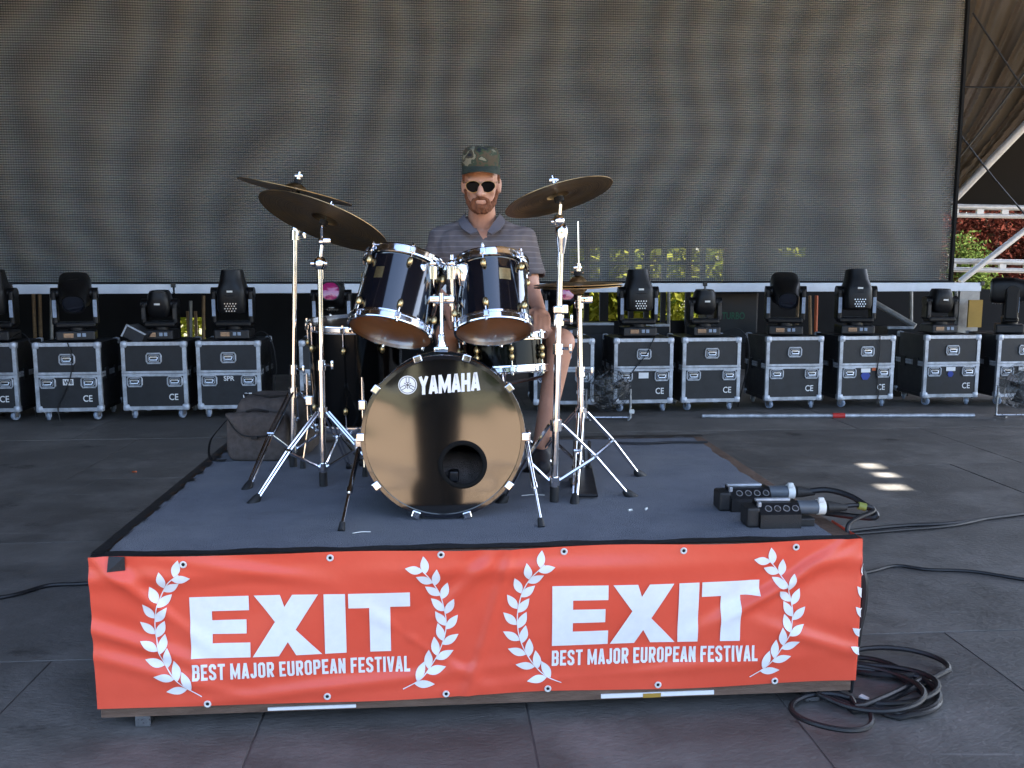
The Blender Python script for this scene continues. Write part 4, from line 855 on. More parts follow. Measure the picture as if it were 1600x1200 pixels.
# ------------------------------------------------------------------ drummer
def hand(mb, wrist, d, side, curl=.5, palm_n=(0, 0, -1)):
    """palm and five bent fingers from wrist along d; side = direction of the thumb"""
    w_, d, sd, pn = Vector(wrist), Vector(d).normalized(), Vector(side).normalized(), Vector(palm_n).normalized()
    for k in range(4):
        o = (k - 1.5) * .021; b0 = w_ + d * .035 - sd * o * .8; kn = w_ + d * .092 - sd * o; mb.cap(b0, kn, .015, .0115, 10)
        L0 = (.043, .048, .045, .035)[k]; d1 = (d * math.cos(curl) + pn * math.sin(curl)); p1 = kn + d1 * L0; d2 = d * math.cos(curl * 2.1) + pn * math.sin(curl * 2.1); p2 = p1 + d2 * L0 * .75
        mb.cap(kn, p1, .0105, .0092, 10); mb.cap(p1, p2, .0092, .0078, 10)
    mb.cap(w_, w_ + d * .05, .024, .026, 12)
    tb = w_ + d * .03 + sd * .025; t1_ = tb + (d * .7 + sd * .7).normalized() * .042; mb.cap(w_ + d * .015 + sd * .012, tb, .017, .015, 10); mb.cap(tb, t1_, .0135, .011, 10); mb.cap(t1_, t1_ + (d * .9 + sd * .15 + pn * .3).normalized() * .032, .0105, .0085, 10)
px_, py_ = -.135, 4.14
pe = thing('person', 'seated drummer in camouflage cap, sunglasses and striped grey polo shirt', 'person', (px_, py_, RZ))
hd_c = P(752, 286, 4.05)                                          # head centre at eye height
shz = 1.545
shL, shR = Vector((px_ - .185, py_, shz)), Vector((px_ + .185, py_, shz))
elL, elR = P(671, 452, 4.12), P(829, 452, 4.10); wrL, wrR = P(699, 474, 3.86), P(843, 484, 3.92)
hipL, hipR = Vector((px_ - .10, py_ + .06, 1.10)), Vector((px_ + .10, py_ + .06, 1.10))
knL, knR = P(703, 522, 3.84), P(876, 535, 3.80); anL, anR = Vector((-.235, 3.88, RZ + .11)), P(846, 692, 3.80)
mb = MB()
mb.cap(hipL, knL, .085, .062); mb.cap(hipR, knR, .085, .062); mb.cap(knL, anL, .056, .036); mb.cap(knR, anR, .058, .036)
mb.cap(knR.lerp(anR, .2) + Vector((0, .03, 0)), knR.lerp(anR, .45) + Vector((0, .028, 0)), .05, .042); mb.cap(knL.lerp(anL, .2) + Vector((0, .03, 0)), knL.lerp(anL, .45) + Vector((0, .028, 0)), .05, .042)
for a in (anL, anR): mb.cap(a - Vector((0, -.03, .055)), a + Vector((.0, -.12, -.07)), .032, .026)
mb.cap(hipL, hipR, .11, .11); mb.cap((px_, py_ + .05, 1.12), (px_, py_ + .02, 1.42), .125, .145); mb.cap((px_ - .10, py_ + .01, 1.50), (px_ + .10, py_ + .01, 1.50), .115, .115); mb.cap(shL, shR, .056, .056)
mb.cap((px_, py_ + .02, 1.58), (hd_c.x, hd_c.y + .03, 1.72), .068, .058)
mb.cap(shL, elL, .056, .043); mb.cap(shR, elR, .056, .043); mb.cap(elL, wrL, .043, .028); mb.cap(elR, wrR, .043, .028)
hand(mb, wrL, (.25, -.6, -.3), (.9, .3, .1), .6, (.1, -.2, -1)); hand(mb, wrR, (.05, -.8, -.25), (-.9, 0, .2), .6, (-.1, -.2, -1))
# head: cranium, face, jaw, nose, ears, brow
hx, hy, hz = hd_c; nhead = len(mb.v)
mb.ell((hx, hy + .015, hz + .035), (.076, .095, .092)); mb.ell((hx, hy - .018, hz - .035), (.064, .070, .085)); mb.ell((hx, hy - .030, hz - .088), (.046, .048, .034)); mb.cap((hx - .05, hy + .01, hz - .05), (hx, hy - .04, hz - .095), .022, .024); mb.cap((hx + .05, hy + .01, hz - .05), (hx, hy - .04, hz - .095), .022, .024)
mb.cap((hx, hy - .082, hz + .008), (hx, hy - .104, hz - .034), .010, .0155); mb.ell((hx - .014, hy - .090, hz - .036), (.010, .012, .009)); mb.ell((hx + .014, hy - .090, hz - .036), (.010, .012, .009))
mb.cap((hx - .045, hy - .066, hz + .022), (hx + .045, hy - .066, hz + .022), .014, .014); mb.ell((hx - .042, hy - .062, hz - .025), (.022, .016, .018)); mb.ell((hx + .042, hy - .062, hz - .025), (.022, .016, .018))
mb.cap((hx - .018, hy - .082, hz - .064), (hx + .018, hy - .082, hz - .064), .008, .008); mb.cap((hx - .016, hy - .080, hz - .074), (hx + .016, hy - .080, hz - .074), .0085, .0085)
for s in (-1, 1): mb.ell((hx + s * .079, hy + .012, hz - .006), (.010, .022, .033), Euler((R(-10), 0, R(-18 * s))).to_matrix()); mb.ell((hx + s * .081, hy + .006, hz - .030), (.008, .010, .012))
HC = Vector((hx, hy + .03, hz - .07)); HT = Matrix.Translation(HC) @ Matrix.Rotation(R(9), 4, 'X') @ Matrix.Translation(-HC)    # the head is bowed a little
mb.v[nhead:] = [tuple(HT @ Vector(v)) for v in mb.v[nhead:]]
def bow(o): o.data.transform(Matrix.Translation(-pe.location) @ HT @ Matrix.Translation(pe.location)); return o
body = fuse(mb, .0062, 5); body.transform(Matrix.Translation(-pe.location)); link('body', body, M['skin'], pe)
# shirt
mb = MB(); fl_ = Vector((0, 0, 0))
mb.cap((px_, py_ + .05, 1.08), (px_, py_ + .02, 1.42), .150, .168); mb.cap((px_ - .105, py_ + .01, 1.49), (px_ + .105, py_ + .01, 1.49), .130, .130); mb.cap(shL + Vector((.0, 0, -.008)), shR + Vector((0, 0, -.008)), .066, .066); mb.cap((px_, py_ + .015, 1.56), (px_, py_ + .01, 1.640), .088, .068)
for s in (-1, 1): mb.cap((px_ + s * .045, py_ + .02, 1.605), (px_ + s * .185, py_ + .01, 1.545), .058, .062)
for sh_, el_, s in ((shL, elL, -1), (shR, elR, 1)):
    e = sh_.lerp(el_, .76) + Vector((s * .006, 0, 0)); mb.cap(sh_, e, .064, .068)
sm_ = fuse(mb, .009, 7); bm = bmesh.new(); bm.from_mesh(sm_)
ded = []
for sg in (-1, 1): bmesh.ops.bisect_plane(bm, geom=bm.verts[:] + bm.edges[:] + bm.faces[:], plane_co=(px_ + .008, 0, 1.552), plane_no=(sg, 0, -.62))
bmesh.ops.bisect_plane(bm, geom=bm.verts[:] + bm.edges[:] + bm.faces[:], plane_co=(0, 0, 1.552), plane_no=(0, 0, 1))
for f in bm.faces:
    c = f.calc_center_median(); dz = c.z - 1.552
    if c.y < py_ + .02 and dz > 0 and abs(c.x - px_ - .008) < dz * .62: ded.append(f)
    elif c.z > 1.655 and abs(c.x - px_) < .12: ded.append(f)
    elif c.z < 1.03: ded.append(f)
    else:
        for sh_, el_ in ((shL, elL), (shR, elR)):
            d = (el_ - sh_); t = (c - sh_).dot(d) / d.length_squared
            if t > .76 and (c - (sh_ + d * t)).length < .10 and abs(c.x - px_) > .19: ded.append(f); break
bmesh.ops.delete(bm, geom=list(set(ded)), context='FACES'); bm.normal_update()
for v in bm.verts:
    c = v.co; v.co = c + v.normal * (.011 * mnoise.noise(Vector((c.x * 9, c.y * 9, c.z * 16))) + .005 * mnoise.noise(c * 34))
bm.to_mesh(sm_); bm.free()
sm_ = temp_eval(sm_, [('SOLIDIFY', dict(thickness=.004, offset=-1))]); sm_.polygons.foreach_set('use_smooth', [True] * len(sm_.polygons)); sm_.materials.clear()
sm_.transform(Matrix.Translation(-pe.location)); so = link('polo_shirt', sm_, M['polo'], pe)
for s in (-1, 1):
    a = [(px_ + s * .072, py_ + .03, 1.672), (px_ + s * .078, py_ - .035, 1.655), (px_ + s * .055, py_ - .088, 1.622), (px_ + s * .022 + .006, py_ - .122, 1.578)]
    b_ = [(px_ + s * .096, py_ + .03, 1.646), (px_ + s * .104, py_ - .045, 1.628), (px_ + s * .086, py_ - .103, 1.594), (px_ + s * .046, py_ - .132, 1.568)]
    pa, pb = smooth_path(a, 5), smooth_path(b_, 5); k = len(pa); vs_ = []
    for o in (0, .006): vs_ += [p + Vector((0, -o, o)) for p in pa] + [p + Vector((0, -o, o)) for p in pb]
    fs_ = []
    for o in (0, 2 * k):
        for i in range(k - 1): fs_.append((o + i, o + i + 1, o + k + i + 1, o + k + i))
    for i in range(k - 1): fs_ += [(i, i + 1, 2 * k + i + 1, 2 * k + i), (k + i, k + i + 1, 3 * k + i + 1, 3 * k + i)]
    fs_ += [(0, k, 3 * k, 2 * k), (k - 1, 2 * k - 1, 4 * k - 1, 3 * k - 1)]
    MB().add(vs_, fs_, True).build('collar', M['collar'], so)
for z in (1.53, 1.50): MB().cyl((px_ + .006, py_ - .155, z), (px_ + .006, py_ - .148, z), .0055, n=10).build('button', M['whitepl'], so)
# shorts
mb = MB(); mb.cap(hipL, hipR, .125, .125); mb.cap(hipL, hipL.lerp(knL, .72), .100, .086); mb.cap(hipR, hipR.lerp(knR, .72), .100, .086); sh = fuse(mb, .010, 4); sh.transform(Matrix.Translation(-pe.location)); link('shorts', sh, M['shorts'], pe)
for a in (anL, anR):
    mb = MB(); mb.cap(a - Vector((0, -.045, .060)), a + Vector((.0, -.15, -.075)), .042, .034); mb.cap(a - Vector((0, -.02, .02)), a - Vector((0, -.01, .06)), .043, .045); s_ = fuse(mb, .008, 3)
    s_.transform(Matrix.Translation(-pe.location)); link('shoe', s_, M['shoe'], pe)
# beard, hair, cap, glasses
mb = MB()
for s in (-1, 1):
    pts = [(.070, .008, -.012), (.065, -.014, -.046), (.052, -.040, -.076), (.032, -.064, -.098), (.010, -.076, -.106)]
    rr = [.008, .011, .015, .017, .018]
    for (p, q, r0, r1) in zip(pts, pts[1:], rr, rr[1:]): mb.cap((hx + s * p[0], hy + p[1], hz + p[2]), (hx + s * q[0], hy + q[1], hz + q[2]), r0, r1, 10)
    mb.cap((hx + s * .004, hy - .090, hz - .052), (hx + s * .030, hy - .078, hz - .062), .0085, .008, 10); mb.cap((hx + s * .030, hy - .078, hz - .062), (hx + s * .036, hy - .066, hz - .095), .009, .014, 10)
mb.cap((hx - .014, hy - .078, hz - .094), (hx + .014, hy - .078, hz - .094), .0175, .0175, 10)
bd_ = fuse(mb, .0045, 3); bm = bmesh.new(); bm.from_mesh(bd_)
for v in bm.verts: v.co += v.normal * (.0035 * mnoise.noise(Vector((v.co.x * 170, v.co.y * 170, v.co.z * 45))) + .003 * mnoise.noise(v.co * 60))
bm.to_mesh(bd_); bm.free(); bd_.transform(Matrix.Translation(-pe.location)); bow(link('beard', bd_, M['beard'], pe))
mb = MB()
for s in (-1, 1): mb.cap((hx + s * .073, hy + .0, hz + .05), (hx + s * .074, hy + .002, hz - .015), .010, .007, 10); mb.cap((hx + s * .06, hy + .07, hz + .04), (hx + s * .055, hy + .075, hz - .03), .02, .016, 10)
bow(mb.build('hair', M['beard'], pe))
cpz = hz + .074
mb = MB(); N = 40; prof = [(1.00, -.010), (1.03, .010), (1.01, .038), (.96, .058), (.88, .071), (.74, .079), (.4, .083), (.01, .083)]; vs_ = []
for r_, h_ in prof:
    for k in range(N):
        a = 2 * PI * k / N; wr = 1 + .035 * mnoise.noise((3 * math.cos(a), 3 * math.sin(a), h_ * 30)); vs_.append((hx + .083 * r_ * wr * math.cos(a), hy + .008 + .102 * r_ * wr * math.sin(a), cpz + h_ + .004 * math.sin(a * 3) * (h_ > .05)))
mb.add(vs_, [(j * N + k, j * N + (k + 1) % N, (j + 1) * N + (k + 1) % N, (j + 1) * N + k) for j in range(len(prof) - 1) for k in range(N)], True); cpo = bow(mb.build('cap', M['camo'], pe))
vs_ = []; NA, NR = 20, 6
for lay in (0, 1):
    for j in range(NR + 1):
        for i in range(NA + 1):
            a = PI * (-.5 + (i / NA - .5) * .86); r_ = j / NR; ox = math.cos(a); oy = math.sin(a)
            vs_.append((hx + .083 * ox * (1 + .03 * r_), hy + .008 + .103 * oy - .060 * r_ * math.cos((i / NA - .5) * PI * .8), cpz + .008 - .016 * r_ - .034 * abs(i / NA - .5) ** 1.5 * 2 * r_ - lay * .004))
n1 = (NR + 1) * (NA + 1); fs_ = []
for lay in (0, 1):
    for j in range(NR):
        for i in range(NA): a = lay * n1 + j * (NA + 1) + i; fs_.append((a, a + 1, a + NA + 2, a + NA + 1))
for i in range(NA): a = NR * (NA + 1) + i; fs_.append((a, a + 1, n1 + a + 1, n1 + a))
bow(MB().add(vs_, fs_, True).build('visor', M['visor'], cpo))
gl = MB()
for s in (-1, 1):
    vs_ = []; c0 = Vector((hx + s * .0325, hy - .096, hz - .001)); N = 26
    for lay in (0, .003):
        for k in range(N):
            a = 2 * PI * k / N; x = .0305 * math.cos(a); z = .0275 * math.sin(a); z *= 1.0 if z < 0 else .75; x += -s * .005 * (z < 0) * abs(z) / .0275
            vs_.append(c0 + Vector((x, lay + 6 * x * x * (1) * (x * s > 0) + .10 * abs(x) * (x * s > 0), z)))
    gl.add(vs_, [tuple(range(N)), tuple(range(2 * N - 1, N - 1, -1))] + [(k, (k + 1) % N, N + (k + 1) % N, N + k) for k in range(N)])
go = bow(gl.build('sunglasses', M['lens'], pe))
mb = MB()
for s in (-1, 1):
    mb.tube([(hx + s * .0325 + .031 * math.cos(2 * PI * k / 20), hy - .0955 + .003 * 0, hz - .001 + (.028 if math.sin(2 * PI * k / 20) < 0 else .0212) * math.sin(2 * PI * k / 20)) for k in range(20)], .0007, 6, True); mb.tube([(hx + s * .060, hy - .092, hz + .012), (hx + s * .078, hy - .05, hz + .014), (hx + s * .084, hy + .01, hz + .010)], .0015, 6)
mb.tube([(hx - .008, hy - .099, hz + .012), (hx, hy - .101, hz + .013), (hx + .008, hy - .099, hz + .012)], .0016, 6); bow(mb.build('frame', M['gold'], go))
# photographer behind the lens: the dark upright shape mirrored in the drum head
ph = thing('person', 'photographer in dark clothes mirrored as a dark column in the drum head', 'person', (.0, -.55, 0)); mb = MB(); y0 = -.55
for s in (-1, 1):
    mb.cap((s * .09, y0, .92), (s * .08, y0, .50), .10, .085); mb.cap((s * .08, y0, .50), (s * .08, y0 - .02, .09), .085, .075); mb.cap((s * .12, y0 - .04, .045), (s * .13, y0 + .14, .035), .042, .034)
    mb.cap((s * .19, y0, 1.36), (s * .27, y0 + .06, 1.10), .058, .046); mb.cap((s * .27, y0 + .06, 1.10), (s * .10, y0 + .27, 1.26), .044, .030); hand(mb, (s * .10, y0 + .27, 1.26), (-.3 * s, .5, .6), (-s * .6, 0, .6), .5, (-s, 0, 0))
mb.cap((0, y0, .95), (0, y0, 1.22), .15, .165); mb.cap((-.12, y0, 1.32), (.12, y0, 1.32), .12, .12); mb.cap((0, y0, 1.42), (0, y0 + .02, 1.53), .06, .055); mb.ell((0, y0 + .02, 1.63), (.077, .10, .115)); mb.ell((0, y0 + .11, 1.61), (.012, .02, .022))
body = fuse(mb, .010, 4); body.transform(Matrix.Translation(-ph.location)); link('body', body, M['darkcloth'], ph); ph.location.z = FZ

# ------------------------------------------------------------------ flight cases
CW, CD, CH, CZ = .60, .60, .652, .105
def case_proto():
    t = thing('flight_case', '', 'flight case', (0, 0, 0), 0, 'flight cases in a row under the screen')
    MB().box((0, 0, CZ + CH / 2), (CW - .012, CD - .012, CH - .012)).build('body', M['laminate'], t, True)
    e = MB(); e2 = MB(); a = .034; z0, z1 = CZ, CZ + CH; zm = z0 + CH * .535
    for sx_ in (-1, 1):
        for sy_ in (-1, 1): (e if sy_ < 0 else e2).box((sx_ * (CW / 2 - a / 2), sy_ * (CD / 2 - a / 2), (z0 + z1) / 2), (a, a, CH - .002))
    for z in (z0 + a / 2, z1 - a / 2):
        for s in (-1, 1): (e if s < 0 else e2).box((0, s * (CD / 2 - a / 2 + .001), z), (CW - .02, a, a)); e2.box((s * (CW / 2 - a / 2 + .001), 0, z), (a, CD - .02, a))
    e.build('edging', M['alu'], t, True)
    e2.build('shade_tinted_edging', M['blackmet'], t, True)  # rear and side edging coloured black: the shade there is put into its colour
    e = MB()
    for dz in (-.0135, .0135): e.box((0, 0, zm + dz), (CW + .006, CD + .006, .024), None, .003)
    e.build('lid_joint', M['alu'], t, True)
    cmesh = MB().box((0, 0, 0), (.062, .062, .062), None, .014).ell((0, 0, 0), (.036, .036, .036), None, 12).mesh('corner')
    for x in (-1, 1):
        for y in (-1, 1):
            for z in (z0, z1): c = link('corner', cmesh, M['alu'], t); c.location = (x * (CW / 2 - .024), y * (CD / 2 - .024), z + (.024 if z == z0 else -.024))
    # recessed handles
    def dish(w_, h_):
        fr = MB()
        pts = [(-w_ / 2, -h_ * .3), (-w_ * .42, -h_ / 2), (w_ * .42, -h_ / 2), (w_ / 2, -h_ * .3), (w_ / 2, h_ * .3), (w_ * .42, h_ / 2), (-w_ * .42, h_ / 2), (-w_ / 2, h_ * .3)]
        fr.tube([(x, 0, z) for x, z in pts], .0085, 6, True); fr.tube([(x * .72, 0, z * .66) for x, z in pts], .004, 6, True)
        bk = MB().add([(x, .003, z) for x, z in pts], [tuple(range(8))])
        hb = MB().tube([(-w_ * .28, -.004, h_ * .12), (-w_ * .24, -.012, -h_ * .16), (w_ * .24, -.012, -h_ * .16), (w_ * .28, -.004, h_ * .12)], .006, 6).box((0, -.006, h_ * .13), (w_ * .5, .006, h_ * .16))
        return fr.mesh('handle'), bk.mesh('dish'), hb.mesh('grip')
    hm = dish(.135, .092)
    for nm, x, z in (('handle', 0, zm + CH * .225), ('handle', -CW * .31, zm - CH * .115), ('handle', CW * .31, zm - CH * .115)):
        h = link(nm, hm[0], M['alu'], t); h.location = (x, -CD / 2 - .001, z); link('dish', hm[1], M['blackmet'], h); link('grip', hm[2], M['steel'], h)
    fk = MB().box((0, 0, .088), (.085, .085, .008)).box((-.024, 0, .06), (.004, .04, .06)).box((.024, 0, .06), (.004, .04, .06)).mesh('caster')
    wm = MB().lathe([(.018, -.016), (.040, -.015), (.044, -.010), (.044, .010), (.040, .015), (.018, .016)], (0, 0, .045), (1, 0, 0), 18).mesh('wheel'); hm2 = MB().cyl((-.022, 0, .045), (.022, 0, .045), .014, n=10).mesh('hub')
    for x in (-1, 1):
        for y in (-1, 1):
            c = link('caster', fk, M['steel'], t); c.location = (x * (CW / 2 - .075), y * (CD / 2 - .075), .012); c.rotation_euler = (0, 0, .5 * x * y); wq = link('wheel', wm, M['greyst'], c); link('hub', hm2, M['steel'], wq)
    flat_text('CE', (CW * .21, -CD / 2 + .0015, CZ + CH * .14), (1, 0, 0), (0, 0, 1), .085, .062, 'white', t, .012, 'ce_mark', True)
    # side latches
    for s in (-1, 1): [MB().box((s * CW / 2, yq, zm), (.012, .10, .11), None, .004).build('latch', M['blackmet'], t, True) for yq in (-.12, .14)]
    return t
cp0 = case_proto(); first = True; CASES = []
spec = [(-16, 660, 'flight case cut off by the left edge of the picture', None), (113, 659, 'flight case under the covered dark light, second from the left edge', 'tag'), (247, 656, 'flight case with a tilted lid lying on top, third from the left edge', None), (362, 654, 'flight case lettered SPR beside the brown bag', 'SPR'),
        (520, 652, 'flight case mostly hidden behind the floor tom', None), (880, 647, 'flight case hidden behind the drummer leg', None), (1003, 645, 'flight case with a plain white label right of the hi-hat', 'white'), (1108, 643, 'flight case without label, second right of the hi-hat', None), (1236, 640, 'flight case third right of the hi-hat, behind the end of the floor pole', None),
        (1348, 638, 'flight case with white and blue label and orange mark near the red pole joint', 'blue'), (1480, 635, 'flight case with small white and blue label under the small right light', 'blue2'), (1592, 634, 'flight case cut off by the right edge of the picture', 'label')]
for i, (x, y, lb, mk) in enumerate(spec):
    g = G(x, y, 0); t = cp0 if i == 0 else copy_tree(cp0); rz = R(5.5 + rng.uniform(-2, 2)); d = Vector((-math.sin(rz), math.cos(rz), 0)) * .26
    t.location = (g.x + d.x, g.y + d.y, FZ); t.rotation_euler = (0, 0, rz); t['label'] = lb; CASES.append(t); yf = -CD / 2 + .0005; zl = CZ + CH * .43
    if mk in ('tag', 'white'): MB().box((.0, yf - .0005, zl), (.10 if mk == 'white' else .095, .004, .058)).build('sticker', M['white'], t, True)
    if mk == 'tag': flat_text('W8', (-.04, yf - .0045, zl - .02), (1, 0, 0), (0, 0, 1), .08, .04, 'dark', t, .02, 'sticker_lettering', True)
    if mk == 'SPR': flat_text('SPR', (-.05, yf, zl - .01), (1, 0, 0), (0, 0, 1), .10, .048, 'white', t, .015, 'case_lettering', True)
    if mk in ('blue', 'blue2', 'label'):
        MB().box((-.01, yf - .0005, zl + .018), (.10, .004, .042)).build('sticker', M['white'], t, True)
        if mk != 'label': MB().lathe([(1e-4, 0), (.052 if mk == 'blue' else .034, 0)], (-.01, yf - .0012, zl - .035), (0, -1, 0), 6, caps=False).build('blue_tape', M['bluetape'], t, True)
        if mk == 'blue': MB().box((.08, yf - .0005, zl + .03), (.04, .004, .03)).build('orange_mark', M['orange'], t, True)
# ------------------------------------------------------------------ moving lights
def moving_light(i, kind, label, tilt, pan=0, sc=1.0, lens=None):
    c = CASES[i]; t = thing('moving_light', label, 'stage light', (c.location.x, c.location.y, FZ + CZ + CH + .002), c.rotation_euler.z + R(pan), 'moving stage lights on the flight cases'); s = sc
    small = kind == 'small'; W_ = (.27 if small else .33) * s; zt = (.21 if small else .33) * s
    MB().box((0, 0, .05 * s), (W_ * 1.05, .27 * s, .096 * s), None, .016).build('base', M['blackmet'], t, True)
    MB().box((-.06 * s, -.137 * s, .055 * s), (.09 * s, .006, .045 * s), None, .002).build('display', M['glass'], t, True)
    for x in (.03, .075): MB().box((x * s, -.137 * s, .058 * s), (.032 * s, .005, .034 * s), None, .002).build('button_field' if not small else 'sticker', M['greyst'], t, True)
    MB().cyl((0, 0, .09 * s), (0, 0, .125 * s), .08 * s, n=20).build('pan_bearing', M['black'], t, True)
    yk = MB().box((0, 0, .15 * s), (W_ + .03, .15 * s, .06 * s), None, .02)
    for sx_ in (-1, 1): yk.box((sx_ * (W_ / 2 + .012), 0, .15 * s + zt / 2), (.05 * s, .13 * s, zt), None, .018)
    yk = yk.build('yoke', M['black'], t, True)
    for sx_ in (-1, 1): MB().box((sx_ * (W_ / 2 + .012), -.067 * s, .16 * s + zt * .45), (.034 * s, .004, zt * .5), None, .001).build('yoke_cover', M['greyst'] if not small else M['blackmet'], yk, True)
    hc_ = Vector((0, 0, .15 * s + zt * .92)); Rm = Euler((R(tilt), 0, 0)).to_matrix(); ax = Rm @ Vector((0, 0, 1)); hw = (W_ - .045) / 2
    if small: pr = [(.3, -.125), (.72, -.12), (.95, -.08), (1.0, -.02), (1.0, .05), (.92, .10), (.80, .125), (.80, .13), (.74, .13), (.72, .12)]
    else: pr = [(.55, -.20), (.92, -.19), (1.0, -.15), (1.0, .0), (.97, .04), (.84, .12), (.74, .20), (.72, .225), (.66, .225), (.64, .21)]
    hb = MB(); n_ = 28; vs_ = []
    for r_, h_ in pr:
        for k in range(n_):
            a = 2 * PI * k / n_; pw = 2.0 / (2.0 + (2.2 if h_ < .05 else .6)); ca, sa = math.cos(a), math.sin(a)
            vs_.append(hc_ + Rm @ Vector((hw * r_ * math.copysign(abs(ca) ** pw, ca), hw * .98 * r_ * math.copysign(abs(sa) ** pw, sa), h_ * s)))
    fs_ = [(j * n_ + k, j * n_ + (k + 1) % n_, (j + 1) * n_ + (k + 1) % n_, (j + 1) * n_ + k) for j in range(len(pr) - 1) for k in range(n_)] + [tuple(range(n_))[::-1]]
    hdm = hb.add(vs_, fs_, True).build('head', M['black'], t, True)
    MB().lathe([(1e-4, .012), (hw * .35, .009), (hw * .66, 0)], hc_ + ax * (pr[-1][1] * s - .002), ax, 24, caps=False).build('lens', M[lens or 'glass'], hdm, True)
    for k in range(3): MB().torus(hc_ + ax * ((-.02 + .045 * k) * s if not small else (.0 + .03 * k) * s), ax, hw * (1.0 if k == 0 else .95 - .04 * k), .004, 28, 6).build('cooling_rib', M['blackmet'], hdm, True)
    yd = Rm @ Vector((0, -1, 0))
    if not small:
        for r_ in range(4):
            for q in range(4 + r_ % 2):
                c_ = hc_ + Rm @ Vector(((q - 1.5 - .5 * (r_ % 2)) * .026 * s, -hw * .985, (-.17 + .024 * r_) * s)); MB().cyl(c_ - yd * .004, c_ + yd * .003, .0065 * s, n=8).build('vent_hole', M['steel'], hdm, True)
    c_ = hc_ + Rm @ Vector((0, -hw * 1.0, .02 * s)); MB().box(c_, (.055 * s, .004, .018 * s), Rm, .001).build('maker_mark', M['whitepl'], hdm, True)
    for sx_ in (-1, 1): MB().cyl(hc_ + Vector((sx_ * (W_ / 2 - .03), 0, 0)), hc_ + Vector((sx_ * (W_ / 2 + .042), 0, 0)), .055 * s, n=18).build('tilt_joint', M['black'], yk, True)
    return t
moving_light(0, 'big', 'tall upright moving light at the left edge of the picture', 3)
moving_light(1, 'big', 'dark moving light with head turned away, second from left', 118, 14)
moving_light(2, 'small', 'small moving light with pale stickers beside the tilted lid', 8)
moving_light(3, 'big', 'tall upright moving light above the flight case lettered SPR', 2)
moving_light(4, 'big', 'moving light with magenta lens behind the left rack tom', 78, 0, .95, 'magenta')
moving_light(5, 'big', 'moving light with magenta lens behind the crash stand', 80, 10, .95, 'magenta')
moving_light(6, 'big', 'tall upright moving light right of the hi-hat', -3)
moving_light(7, 'small', 'small moving light above the case second right of the hi-hat', 4)
moving_light(8, 'big', 'moving light with head turned away, third right of the hi-hat', 116, -14)
moving_light(9, 'big', 'tall upright moving light leaning slightly over the blue labelled case', -6, -10)
moving_light(10, 'small', 'small moving light near the right end of the row', 2)
moving_light(11, 'big', 'moving light with level head at the right edge of the picture', 90, 60)
c = CASES[2]; q = P(214, 524, c.location.y - .12)
td = thing('tilted_lid', 'small black case lid with pale edge leaning on the third flight case', 'lid', (q.x, q.y, FZ + CZ + CH)); Rm = Euler((0, R(28), 0)).to_matrix()
MB().box(q + Vector((.02, 0, .012)), (.19, .25, .12), Rm, .004).build('panel', M['laminate'], td); MB().box(q + Vector((.02, -.126, .012)) + Rm @ Vector((0, 0, .058)), (.2, .014, .014), Rm).box(q + Vector((.02, -.126, .012)) + Rm @ Vector((-.096, 0, 0)), (.014, .014, .13), Rm).build('edging', M['alu'], td)
# thin cables hanging over the cases
def cable(lb, pts, r=.006, name='cable', mt='cable', cat='cable', group='cables', n=8): return tag(MB().tube(smooth_path(pts, n), r, 8).build(name, M[mt]), lb, cat, group)
def CF(i, x, z, off=.012):
    c = CASES[i]; return c.matrix_basis @ Vector((x, -CD / 2 - off, z))
for i, pts, lb in ((1, [(.02, .76), (.05, .62), (.03, .45), (-.03, .30), (-.10, .16), (-.09, .02)], 'thin black cable hanging down the front of the second flight case'), (6, [(.10, .77), (.02, .60), (-.12, .42), (-.22, .22), (-.30, .12)], 'thin black cable crossing the white labelled flight case'), (9, [(.12, .77), (.13, .6), (.11, .4), (.14, .2), (.12, .05)], 'thin black cable hanging down the blue labelled flight case')):
    cable(lb, [CF(i, x, z) for x, z in pts], .0055, group='cables on the flight cases')
for i, lb in ((0, 'dark cable loop between the first two flight cases'), (3, 'dark cable loop right of the SPR flight case'), (7, 'dark cable loop right of the unlabelled flight case')):
    cable(lb, [CF(i, .18, .79, -.2), CF(i, .30, .84, -.15), CF(i, .40, .74, -.1), CF(i, .43, .5, -.12), CF(i, .40, .3, -.15), CF(i, .36, .02, -.2)],   .005, mt='cable', group='cables on the flight cases')
# floor pole
a, b_ = G(1097, 650, .02), G(1522, 649, .02)
fp = thing('floor_pole', 'long pale metal pole lying on the floor before the right flight cases', 'pole', a.lerp(b_, .5)); MB().cyl(a, b_, .020).build('tube', M['alu'], fp)
m_ = a.lerp(b_, .5); d = (b_ - a).normalized(); MB().cyl(m_ - d * .06, m_ + d * .06, .027).build('red_sleeve', M['redpl'], fp)
